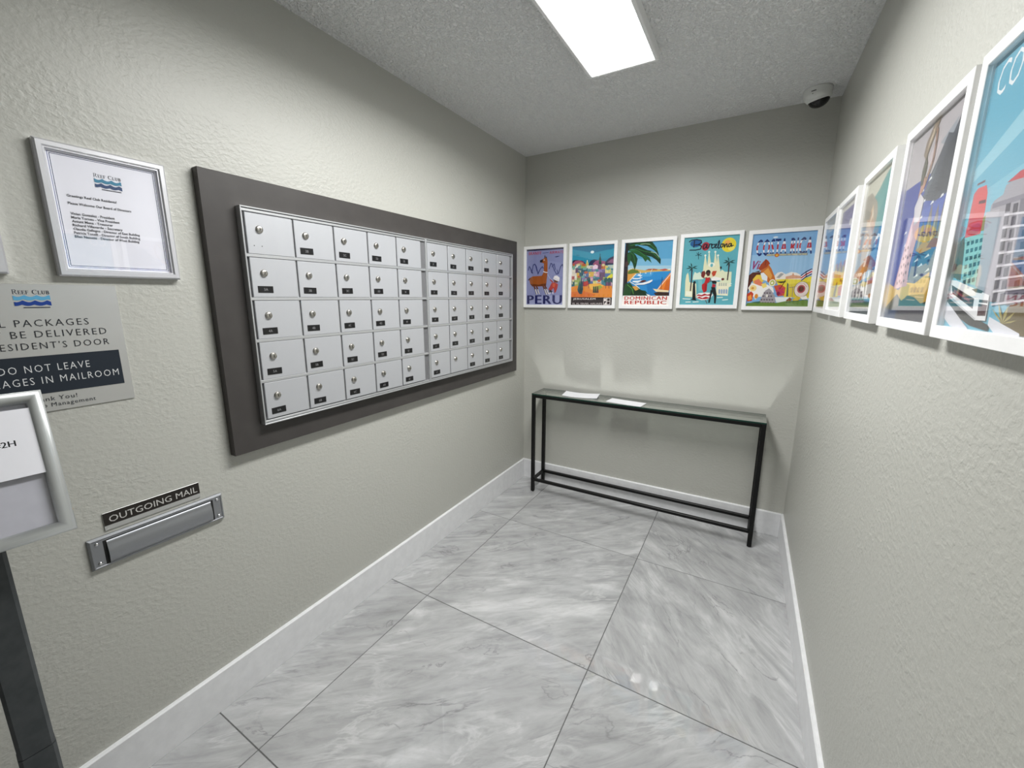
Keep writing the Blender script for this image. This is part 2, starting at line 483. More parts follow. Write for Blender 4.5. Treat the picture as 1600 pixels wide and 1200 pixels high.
# ------------------------------------------------------------------ the setting
T = 0.12
def solid(name, pts, z0, z1, m, label, cat):
    mb = MB(); mb.prism(pts, 'z', z0, z1)
    return struct(mb.build(name, m), label, cat)
solid('wall_left', [(-T, YF), (0, YF), (0, T), (-T, T)], -0.05, H + 0.05, M['wall'], 'greige textured wall that carries the mailboxes', 'wall')
solid('wall_back', [(0, 0), (W0, 0), (W0 + T, T), (0, T)], -0.05, H + 0.05, M['wall'], 'greige textured end wall behind the console table', 'wall')
solid('wall_right', [(xr(YF), YF), (xr(YF) + T, YF), (W0 + T, T), (W0, 0)], -0.05, H + 0.05, M['wall'], 'greige textured wall with a row of five posters near the camera', 'wall')
solid('wall_front', [(-T, YF - T), (xr(YF) + T, YF - T), (xr(YF) + T, YF), (-T, YF)], -0.05, H + 0.05, M['wall'], 'plain greige wall at the near end of the room', 'wall')
solid('ceiling', [(0, YF), (xr(YF), YF), (W0, 0), (0, 0)], H, H + 0.12, M['ceiling'], 'pale grey popcorn-textured ceiling', 'ceiling')
floor = solid('floor', [(0, YF), (xr(YF), YF), (W0, 0), (0, 0)], -0.1, -0.0016, M['grout'], 'floor of large polished grey marble tiles', 'floor')

TS, GX, GY, GAP = 0.82681, 0.25569, -0.66826, 0.0034
rnd = random.Random(11)
for i in range(-1, 2):
    for j in range(-1, 7):
        x0, x1 = GX + i * TS + GAP / 2, GX + (i + 1) * TS - GAP / 2
        y1, y0 = GY - j * TS - GAP / 2, GY - (j + 1) * TS + GAP / 2
        y0, y1 = max(y0, YF + 0.002), min(y1, -0.002)
        x0 = max(x0, 0.002)
        xa, xb = min(x1, xr(y0) - 0.002), min(x1, xr(y1) - 0.002)
        if y1 - y0 < 0.02 or xa - x0 < 0.02: continue
        e = 0.0007; ox, oy = GX + (i + .5) * TS, GY - (j + .5) * TS
        ring = [(x0, y0), (xa, y0), (xb, y1), (x0, y1)]
        top = [(x0 + e, y0 + e), (xa - e, y0 + e), (xb - e, y1 - e), (x0 + e, y1 - e)]
        v = [(a - ox, b - oy, -0.0018) for a, b in ring] + [(a - ox, b - oy, -e) for a, b in ring] + [(a - ox, b - oy, 0.0) for a, b in top]
        f = [(8, 9, 10, 11)]
        for k in range(4):
            n = (k + 1) % 4
            f += [(k, n, 4 + n, 4 + k), (4 + k, 4 + n, 8 + n, 8 + k)]
        me = bpy.data.meshes.new('tile'); me.from_pydata(v, [], f); me.materials.append(M['tile'])
        uvl = me.uv_layers.new(name='UVMap')
        turned = (i == 1 and j in (-1, 0))
        a = math.radians((-50 if turned else 40) + rnd.uniform(-5, 5)); du, dv = rnd.uniform(0, 20), rnd.uniform(0, 20)
        for lp in me.loops:
            p = me.vertices[lp.vertex_index].co
            uvl.data[lp.index].uv = (p.x * math.cos(a) + p.y * math.sin(a) + du, -p.x * math.sin(a) + p.y * math.cos(a) + dv)
        me.update()
        o = bpy.data.objects.new('tile', me); COL.objects.link(o); o.location = (ox, oy, 0); o.parent = floor

HB, TB = 0.1521, 0.014
prof = [(0, 0.0005), (TB, 0.0005), (TB, HB - 0.004), (TB - 0.004, HB), (0, HB)]
b = MB(); b.add([(x + 0.0002, y, z) for y in (YF + 0.02, -0.0002) for x, z in prof], [(0, 5, 6, 1), (1, 6, 7, 2), (2, 7, 8, 3), (3, 8, 9, 4), (4, 9, 5, 0), (0, 1, 2, 3, 4), (9, 8, 7, 6, 5)])
struct(b.build('baseboard_left', M['trim']), 'white baseboard under the mailbox wall', 'baseboard')
b = MB(); b.add([(x, -y - 0.0002, z) for x in (TB, W0 - TB) for y, z in prof], [(1, 6, 5, 0), (2, 7, 6, 1), (3, 8, 7, 2), (4, 9, 8, 3), (0, 5, 9, 4), (4, 3, 2, 1, 0), (5, 6, 7, 8, 9)])
struct(b.build('baseboard_back', M['trim']), 'white baseboard behind the console table', 'baseboard')
b = MB(); b.add([(xr(y) - x - 0.0002, y, z) for y in (YF + 0.02, -0.0002) for x, z in prof], [(1, 6, 5, 0), (2, 7, 6, 1), (3, 8, 7, 2), (4, 9, 8, 3), (0, 5, 9, 4), (4, 3, 2, 1, 0), (5, 6, 7, 8, 9)])
struct(b.build('baseboard_right', M['trim']), 'white baseboard under the five posters near the camera', 'baseboard')

# ------------------------------------------------------------------ ceiling lights
def ceiling_light(x0, x1, y0, y1, label):
    cx, cyy = (x0 + x1) / 2, (y0 + y1) / 2
    t = thing('ceiling_light', label, 'light', (cx, cyy, H))
    w, l, d = (x1 - x0) / 2, (y1 - y0) / 2, 0.042
    m = MB()
    m.box(-w, -l, -d, w, -l + 0.014, 0, bev=0.002); m.box(-w, l - 0.014, -d, w, l, 0, bev=0.002)
    m.box(-w, -l + 0.014, -d, -w + 0.014, l - 0.014, 0, bev=0.002); m.box(w - 0.014, -l + 0.014, -d, w, l - 0.014, 0, bev=0.002)
    m.build('housing', M['housing'], t)
    g = MB(); a, b_, z = w - 0.014, l - 0.014, -d + 0.003
    g.add([(-a, -b_, z), (a, -b_, z), (a, b_, z), (-a, b_, z)], [(0, 3, 2, 1)])
    g.build('diffuser', M['glow'], t)
    la = bpy.data.lights.new('lamp', 'AREA'); la.shape = 'RECTANGLE'; la.size = 2 * a - 0.004; la.size_y = 2 * b_ - 0.004
    la.energy = LAMP; la.spread = math.radians(166); la.color = (1.0, 1.0, 0.985)
    lo = bpy.data.objects.new('lamp', la); COL.objects.link(lo); lo.parent = t; lo.location = (0, 0, z - 0.0015)
    return t
ceiling_light(0.785, 1.078, -2.11, -0.882, 'bright white rectangular panel light on the textured ceiling')

# ------------------------------------------------------------------ mailboxes on the left wall
PX = 0.030
b = MB(); b.box(0.001, -2.168, 0.914, PX, -0.180, 1.835, bev=0.0015)
tag(b.build('mailbox_backboard', M['board']), 'dark charcoal board on the wall framing both mailbox banks', 'backboard')
FX = 0.053          # door face
ROWZ = [1.723 - 0.1425 * r for r in range(5)]
DW, DH, PITCH = 0.1615, 0.1305, 0.1695
def lock_mesh():
    k = MB()
    k.lathe([(0.0128, 0), (0.0128, 0.0015), (0.0112, 0.0022), (0.0108, 0.0058), (0.0098, 0.0068), (0.004, 0.0070)], 'x', n=20)
    k.box(0.0068, -0.0013, -0.0052, 0.0073, 0.0013, 0.0045, 1)
    return k
def mailbox_bank(ya, yb, first, letters, missing, label):
    t = thing('mailbox_bank', label, 'mailboxes', (PX, (ya + yb) / 2, 1.003), group='wall mailbox banks')
    off = (PX, (ya + yb) / 2, 1.003)
    zb, zt = 1.003, 1.741
    m = MB()
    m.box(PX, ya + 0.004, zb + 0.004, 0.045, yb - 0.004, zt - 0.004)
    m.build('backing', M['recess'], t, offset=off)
    m = MB(); X = 0.057
    for z0, z1 in ((zb, zb + 0.005), (zt - 0.005, zt)): m.box(PX, ya, z0, X, yb, z1, bev=0.001)
    for y0, y1 in ((ya, ya + 0.005), (yb - 0.005, yb)): m.box(PX, y0, zb + 0.005, X, y1, zt - 0.005, bev=0.001)
    for z0, z1 in ((zb + 0.007, zb + 0.0145), (zt - 0.0155, zt - 0.007)): m.box(0.045, ya + 0.006, z0, FX, yb - 0.006, z1, bev=0.0008)
    m.build('outer_frame', M['alu_trim'], t, offset=off)
    rail = None
    for r in range(1, 5):
        z = ROWZ[r] + 0.0011
        if rail is None:
            k = MB(); k.box(0.045, ya + 0.006, -0.0001, FX + 0.0008, yb - 0.006, 0.0098, bev=0.0008)
            rail = k.build('shelf_rail', M['alu_trim'], t, offset=(PX, off[1], 0)); rail.location = (0, 0, z - zb)
        else: copy_part(rail, t, (0, 0, z - zb))
    mul = None
    for c in list(range(1, 5)) + [5]:
        y = first + PITCH * c - (PITCH - DW) / 2 - 0.0002
        if c == 5: break
        if mul is None:
            k = MB(); k.box(0.045, -0.0025, zb + 0.02, 0.0475, 0.0025, zt - 0.02)
            mul = k.build('mullion', M['alu_trim'], t, offset=(PX, 0, zb)); mul.location = (0, y - off[1], 0)
        else: copy_part(mul, t, (0, y - off[1], 0))
    rn = random.Random(len(letters) + int(first * 100))
    for r in range(5):
        for c in range(5):
            y0 = first + PITCH * c; zt_ = ROWZ[r] - 0.0005
            global door0, lock0
            base = (FX - PX, y0 - off[1], zt_ - zb)
            if door0 is None:
                k = MB(); k.box(-0.006, 0, -DH, 0, DW, 0, bev=0.0012)
                d = door0 = k.build('door', M['alu'], t); d.location = base
                lk = lock0 = lock_mesh().build('lock', [M['lock'], M['dark']], d)
            else:
                d = copy_part(door0, t, base); lk = copy_part(lock0, d)
            lk.location = (0, 0.0425, -0.0505)
            lk.rotation_euler = (rn.uniform(-.25, .25), 0, 0)
            name = '%d%s' % (r + 2, letters[c])
            if name in missing:
                if missing[name]:
                    for dy in (0.021, 0.047):
                        k = MB(); k.lathe([(0.0017, 0), (0.0017, 0.0004)], 'x', n=8); h = k.build('screw_hole', M['dark'], d); h.location = (0, dy, -0.104)
                        h['label'] = 'small dark screw hole where a number plate is missing'
                continue
            k = MB(); k.box(0, 0, 0, 0.0014, 0.0525, 0.0225, bev=0.0003)
            for tri in text_tris(name, -0.01):
                q = [(0.0015, 0.0190 + p[0] * 0.0125, 0.0068 + p[1] * 0.0125) for p in tri]
                k.add(q, [(0, 1, 2)], 1)
            pl = k.build('number_plate', [M['plate'], M['plate_text']], d)
            pl.location = (0, 0.0168 + rn.uniform(-.001, .001), -0.1160 + rn.uniform(-.001, .001)); pl.rotation_euler = (rn.uniform(-.02, .02), 0, 0)
    return t
door0 = lock0 = None
mailbox_bank(-2.070, -1.1785, -2.0555, 'ABCDE', {'2A': True}, 'bank of twenty-five silver mailboxes at the left, its top-left door lacking a number plate')
mailbox_bank(-1.1775, -0.2870, -1.1650, 'FGHJK', {'6G': False}, 'bank of twenty-five silver mailboxes at the right, nearest the room corner')

# ------------------------------------------------------------------ framed papers and signs on the left wall
RL = Matrix(((0, 0, 1), (1, 0, 0), (0, 1, 0))).to_euler()     # local x -> +y, y -> +z, z -> +x : faces the room
def document_frame(y0, z0, label, draw):
    w, h = 0.2565, 0.3170
    t = thing('document_frame', label, 'picture frame', (0.0012, y0, z0), RL, 'silver document frames')
    m = MB(); m.frame([(0, 0), (0, 0.016), (0.004, 0.020), (0.013, 0.020), (0.0165, 0.016), (0.0185, 0.016), (0.0185, 0.006), (0.020, 0.006), (0.020, 0)], w, h)
    m.build('moulding', M['silver_frame'], t)
    k = Ink(w - 0.037, h - 0.037); k.rect(0, 0, k.w, k.h, 'e9e9f2'); draw(k)
    k.build('document', t, (0.0185, 0.0185, 0.0065))
    p = MB(); p.box(0.0186, 0.0186, 0.0095, w - 0.0186, h - 0.0186, 0.0110)
    p.build('glazing', M['pane'], t)
    return t
def board_letter(k):
    for ins, wd, c in ((0.0050, 0.0012, '2a3f7a'), (0.0085, 0.0014, '1c2c5c')):
        a, b_ = ins, ins
        k.stroke([(a, a), (k.w - a, a), (k.w - a, k.h - a), (a, k.h - a), (a, a)], wd, c)
    reef_logo(k, 0.083, 0.2435, 0.0545, '2f7f9f', '1c3f6e')
    ink = '33343f'
    def ln(s, x0, x1, y, size=0.0082):
        t = text_tris(s, 0.02); xs = [p[0] for q in t for p in q]; wid = max(xs) - min(xs)
        k.line(s, x0, y, size, ink, bold=0.02, sx=(x1 - x0) / (wid * size))
    ln('Greetings Reef Club Residents!', 0.0255, 0.121, 0.176); ln('Please Welcome Our Board of Directors', 0.0250, 0.149, 0.158)
    y = 0.1335
    for s, x1 in (('Vivian Gonzalez - President', 0.111), ('Maria Torneu - Vice President', 0.120), ('Aniunt Mena - Treasurer', 0.105), ('Richard Villaverde - Secretary', 0.1235),
                  ('Claudia Gallegos - Director of East Building', 0.1595), ('Patricia Tonelli - Director of South Building', 0.159), ('Ellen Nassetti - Director of West Building', 0.156)):
        ln(s, 0.0262, x1, y); y -= 0.0092
document_frame(-2.5020, 1.5010, 'silver frame with a printed blue-bordered letter, beside the mailbox board', board_letter)
def blank_letter(k):
    for ins in (0.0050, 0.0085): k.stroke([(ins, ins), (k.w - ins, ins), (k.w - ins, k.h - ins), (ins, k.h - ins), (ins, ins)], 0.0012, '2a3f7a')
document_frame(-2.8395, 1.5020, 'silver document frame at the left edge of the photo, mostly out of view', blank_letter)

t = thing('notice_sign', 'brushed aluminium notice plate with a dark band, below the silver letter frame', 'sign', (0.001, -2.715, 1.1665), RL)
m = MB(); m.box(0, 0, 0, 0.320, 0.3135, 0.0025, bev=0.0006); m.build('plate', M['brushed'], t)
k = Ink(0.320, 0.3135)
reef_logo(k, 0.131, 0.300, 0.061, '5fa8cf', '20408f', '2a3040')
CXS = 0.160
def deco(s, yb, hgt, width, col):
    k.text(s, CXS - width / 2, yb, CXS + width / 2, yb + hgt, col, -0.008, 0, 1.25)
deco('ALL PACKAGES', 0.2125, 0.0165, 0.186, '23262c'); deco('MUST BE DELIVERED', 0.1855, 0.0165, 0.249, '23262c'); deco("TO RESIDENT'S DOOR", 0.1575, 0.0165, 0.252, '23262c')
k.rect(0.0175, 0.0465, 0.3025, 0.1405, '262d36')
deco('DO NOT LEAVE', 0.1015, 0.0175, 0.158, 'd9dadb'); deco('PACKAGES IN MAILROOM', 0.0715, 0.0175, 0.268, 'd9dadb')
k.text('Thank You!', CXS - 0.042, 0.0268, CXS + 0.044, 0.0375, '3a3d42', 0.0, 0, 1.15); k.text('Reef Club Management', CXS - 0.078, 0.0085, CXS + 0.078, 0.0215, '3a3d42', 0.0, 0, 1.15)
k.build('lettering', t, (0, 0, 0.0026))

t = thing('outgoing_mail_sign', 'dark OUTGOING MAIL plate with a silver lower strip, just above the mail slot', 'sign', (0.001, -2.5115, 0.8060), RL)
m = MB(); m.box(0, 0, 0, 0.2365, 0.0515, 0.0025, bev=0.0006); m.build('plate', M['brushed'], t)
k = Ink(0.2365, 0.0515); k.rect(0.0005, 0.0135, 0.236, 0.051, '2b2724'); k.text('OUTGOING MAIL', 0.012, 0.0205, 0.2295, 0.0395, 'c9c7c4', 0.0); k.build('lettering', t, (0, 0, 0.0026))

t = thing('mail_slot', 'satin steel letter slot with a flap in the wall under the OUTGOING MAIL plate', 'mail slot', (0.001, -2.5530, 0.7045), RL)
w, h = 0.337, 0.091
m = MB(); m.frame([(0, 0), (0, 0.004), (0.0045, 0.0105), (0.006, 0.0105), (0.0085, 0.009), (0.031, 0.009), (0.031, 0)], w, h)
v = []
m.box(0.029, 0.0075, 0.001, w - 0.029, 0.0312, 0.0085); m.box(0.029, h - 0.0312, 0.001, w - 0.029, h - 0.0125, 0.0085)
m.build('plate', M['steel'], t)
m = MB(); m.box(0.030, 0.008, 0.0015, w - 0.030, h - 0.012, 0.0092, 0); m.build('slot_opening', M['dark'], t)
m = MB(); pts = [(0.0105, 0.010)]
N = 9
for i in range(N + 1):
    a = i / N; pts.append((0.0105 + 0.0663 * a, 0.0118 + 0.0062 * math.sin(math.pi * min(1, a * 1.15 + .05)) ** 0.8 if a < .95 else 0.0115))
pts.append((0.0768, 0.010))
vv = []
for x in (0.0375, w - 0.0375):
    for (yy, zz) in pts: vv.append((x, yy, zz))
n = len(pts)
m.add(vv, [(i, n + i, n + (i + 1) % n, (i + 1) % n) for i in range(n)], 0, True); m.add(vv, [tuple(range(n)), tuple(reversed(range(n, 2 * n)))], 0)
m.build('flap', M['steel'], t)
m = MB(); m.lathe([(0.0052, 0.0088), (0.0052, 0.0098), (0.004, 0.0115), (0.0018, 0.0124)], 'z', n=16)
s0 = None
for (x, y) in ((0.0175, 0.0165), (0.0175, h - 0.0165), (w - 0.0175, 0.0165), (w - 0.0175, h - 0.0165)):
    if s0 is None: s0 = m.build('screw', M['chrome'], t, (x, y, 0))
    else: copy_part(s0, t, (x, y, 0))

# ------------------------------------------------------------------ sign stand at the left edge
A0 = Vector((0.300, -2.6184, 0.9609))                       # lower right corner of its frame
ux = Vector((0.080, 0.997, 0)).normalized(); vy = Vector((-0.090, 0.0056, 0.2965)); vy = (vy - ux * vy.dot(ux)).normalized(); nz = ux.cross(vy)
FWd, FHt = 0.252, 0.307
org = A0 - ux * FWd
ctr = A0 - ux * (FWd / 2)
px_, py_ = ctr.x - 0.058, ctr.y + 0.004
t = thing('sign_stand', 'floor-standing grey sign holder with a silver frame, at the left edge of the photo', 'sign stand', (px_, py_, 0))
Rm = Matrix((ux, vy, nz)).transposed().to_4x4(); Rm.translation = org - Vector((px_, py_, 0))
yaw = math.atan2(ux.y, ux.x) - math.pi / 2
def post_part(name, hw, hd, z0, z1):
    m = MB(); r = 0.006
    poly = [(hd - r, -hw), (hd, -hw + r), (hd, hw - r), (hd - r, hw), (-hd + r, hw), (-hd, hw - r), (-hd, -hw + r), (-hd + r, -hw)]
    m.prism(poly, 'z', z0, z1); return m.build(name, M['post'], t, rot=(0, 0, yaw))
post_part('lower_post', 0.0285, 0.0205, 0.0125, 0.470); post_part('upper_post', 0.0275, 0.0195, 0.4715, 1.000)
m = MB(); m.lathe([(0.150, 0), (0.150, 0.008), (0.142, 0.012), (0.04, 0.0125)], 'z', n=40); m.build('base_plate', M['post'], t)
arc = [(0.0, 0.0)] + [(0.0005 + 0.0125 - 0.0125 * math.cos(a), 0.004 + 0.0135 * math.sin(a)) for a in [math.pi * i / 10 for i in range(1, 10)]] + [(0.0262, 0.003), (0.0262, 0.0)]
m = MB(); m.frame(arc, FWd, FHt, smooth=True); o = m.build('snap_frame', M['stand_frame'], t); o.matrix_local = Rm
m = MB(); m.box(0.004, 0.004, -0.006, FWd - 0.004, FHt - 0.004, -0.0002); m.box(FWd / 2 - 0.03, 0.02, -0.030, FWd / 2 + 0.03, 0.10, -0.006); o = m.build('back_panel', M['post'], t); o.matrix_local = Rm
m = MB(); m.box(0.024, 0.024, 0.0002, FWd - 0.024, FHt - 0.024, 0.0008); o = m.build('insert_sheet', M['paper_lilac'], t); o.matrix_local = Rm
k = Ink(0.214, 0.138); k.rect(0, 0, 0.214, 0.138, 'eeeef4'); k.text('g #2H', 0.138, 0.061, 0.180, 0.0765, '1a1a1e', 0.02); o = k.build('notice_paper', t); o.matrix_local = Rm @ Matrix.Translation((0.019, FHt - 0.036 - 0.138, 0.0105)) 
k = MB(); k.box(0, 0, 0, 0.214, 0.138, 0.0006); o = k.build('notice_backing', M['paper'], t); o.matrix_local = Rm @ Matrix.Translation((0.019, FHt - 0.036 - 0.138, 0.0098))
m = MB(); m.box(0.025, 0.025, 0.0012, FWd - 0.025, FHt - 0.025, 0.0020); o = m.build('clear_cover', M['pane'], t); o.matrix_local = Rm

# ------------------------------------------------------------------ console table
TX0, TX1, TY0, TY1, TZ = 0.184, 1.638, -0.229, -0.024, 0.765
t = thing('console_table', 'slim black metal console table with a green-edged glass top', 'table', ((TX0 + TX1) / 2, (TY0 + TY1) / 2, 0))
off = ((TX0 + TX1) / 2, (TY0 + TY1) / 2, 0)
LW, G0, G1 = 0.024, 0.757, 0.765
l0 = None
for x in (TX0, TX1 - LW):
    for y in (TY0, TY1 - LW):
        if l0 is None:
            m = MB(); m.box(0, 0, 0.004, LW, LW, G0 - 0.0005, bev=0.002); m.lathe([(0.008, 0), (0.008, 0.004)], 'z', (LW / 2, LW / 2, 0), 12)
            l0 = m.build('leg', M['black_metal'], t, (x - off[0], y - off[1], 0))
        else: copy_part(l0, t, (x - off[0], y - off[1], 0))
for name, z0, z1 in (('top_rail', G0 - 0.0225, G0 - 0.001), ('lower_rail', 0.087, 0.107)):
    for y in (TY0 + 0.001, TY1 - LW + 0.001):
        m = MB(); m.box(TX0 + LW, y, z0, TX1 - LW, y + LW - 0.002, z1, bev=0.002); m.build(name, M['black_metal'], t, offset=off)
    for x in (TX0 + 0.001, TX1 - LW + 0.001):
        m = MB(); m.box(x, TY0 + LW, z0, x + LW - 0.002, TY1 - LW, z1, bev=0.002); m.build(name, M['black_metal'], t, offset=off)
m = MB()
v = [(x, y, z) for z in (G0, G1) for x, y in ((TX0, TY0), (TX1, TY0), (TX1, TY1), (TX0, TY1))]
m.add(v, [(0, 3, 2, 1), (4, 5, 6, 7)], 0); m.add(v, [(0, 1, 5, 4), (1, 2, 6, 5), (2, 3, 7, 6), (3, 0, 4, 7)], 1)
m.build('glass_top', [M['table_glass'], M['glass_edge']], t, offset=off)

def envelope(c, ang, w, d, th, curl, label):
    m = MB(); nx, ny = 10, 4
    def z(u, v): return curl * (abs(2 * u - 1) ** 2.2) + 0.6 * curl * (v ** 2)
    top = []; bot = []
    for j in range(ny + 1):
        for i in range(nx + 1):
            u, v_ = i / nx, j / ny
            top.append(((u - .5) * w, (v_ - .5) * d, th + z(u, v_))); bot.append(((u - .5) * w, (v_ - .5) * d, z(u, v_)))
    n = len(top); q = nx + 1; f = []
    for j in range(ny):
        for i in range(nx):
            a = j * q + i; f.append((a, a + 1, a + q + 1, a + q)); f.append((n + a, n + a + q, n + a + q + 1, n + a + 1))
    for i in range(nx): f.append((n + i, n + i + 1, i + 1, i)); a = ny * q + i; f.append((a, a + 1, n + a + 1, n + a))
    for j in range(ny): a = j * q; f.append((a, a + q, n + a + q, n + a)); a = j * q + nx; f.append((n + a, n + a + q, a + q, a))
    m.add(top + bot, f)
    return tag(m.build('envelope', M['paper'], None, c, (0, 0, ang)), label, 'envelope', 'papers on the glass table')
envelope((0.520, -0.120, G1 + 0.0004), math.radians(8), 0.246, 0.128, 0.0016, 0.006, 'curled white paper on the glass table, the one nearer the mailbox wall')
envelope((0.846, -0.158, G1 + 0.0004), math.radians(-7), 0.236, 0.110, 0.0012, 0.001, 'flat white paper on the glass table, the one nearer its middle')

# ------------------------------------------------------------------ security camera
t = thing('security_camera', 'white dome security camera on the ceiling in the far right corner', 'camera', (1.680, -0.143, H))
m = MB(); m.lathe([(0.0590, 0), (0.0585, -0.006), (0.0570, -0.030), (0.0555, -0.040), (0.0500, -0.046), (0.040, -0.048)], 'z', n=40, cap=True); m.build('body', M['white_plastic'], t)
TILT = Matrix.Rotation(math.radians(16), 4, Vector((0.72, -0.69, 0)))
m = MB(); m.lathe([(0.0440, -0.034)] + [(0.0440 * math.cos(a), -0.046 - 0.036 * math.sin(a)) for a in [math.pi / 2 * i / 9 for i in range(9)]] + [(0.001, -0.082)], 'z', (0, 0, 0), 36); o = m.build('dome', M['dome'], t); o.matrix_local = TILT
m = MB(); m.lathe([(0.0525, -0.034), (0.0515, -0.045), (0.0480, -0.0495), (0.0445, -0.0485), (0.0445, -0.036)], 'z', n=40, cap=False); o = m.build('dome_ring', M['white_plastic'], t); o.matrix_local = TILT
m = MB(); m.box(-0.010, -0.0012, -0.0014, 0.010, 0.0004, 0.0014); o = m.build('logo_mark', M['dark'], t, (-0.021, -0.0540, -0.0225), (0, 0, math.radians(-21)))
m = MB(); m.lathe([(0.0018, 0), (0.0018, 0.0012)], 'y', n=10); o = m.build('status_light', M['dark'], t, (-0.024, -0.0525, -0.034), (0, 0, math.radians(-24)))

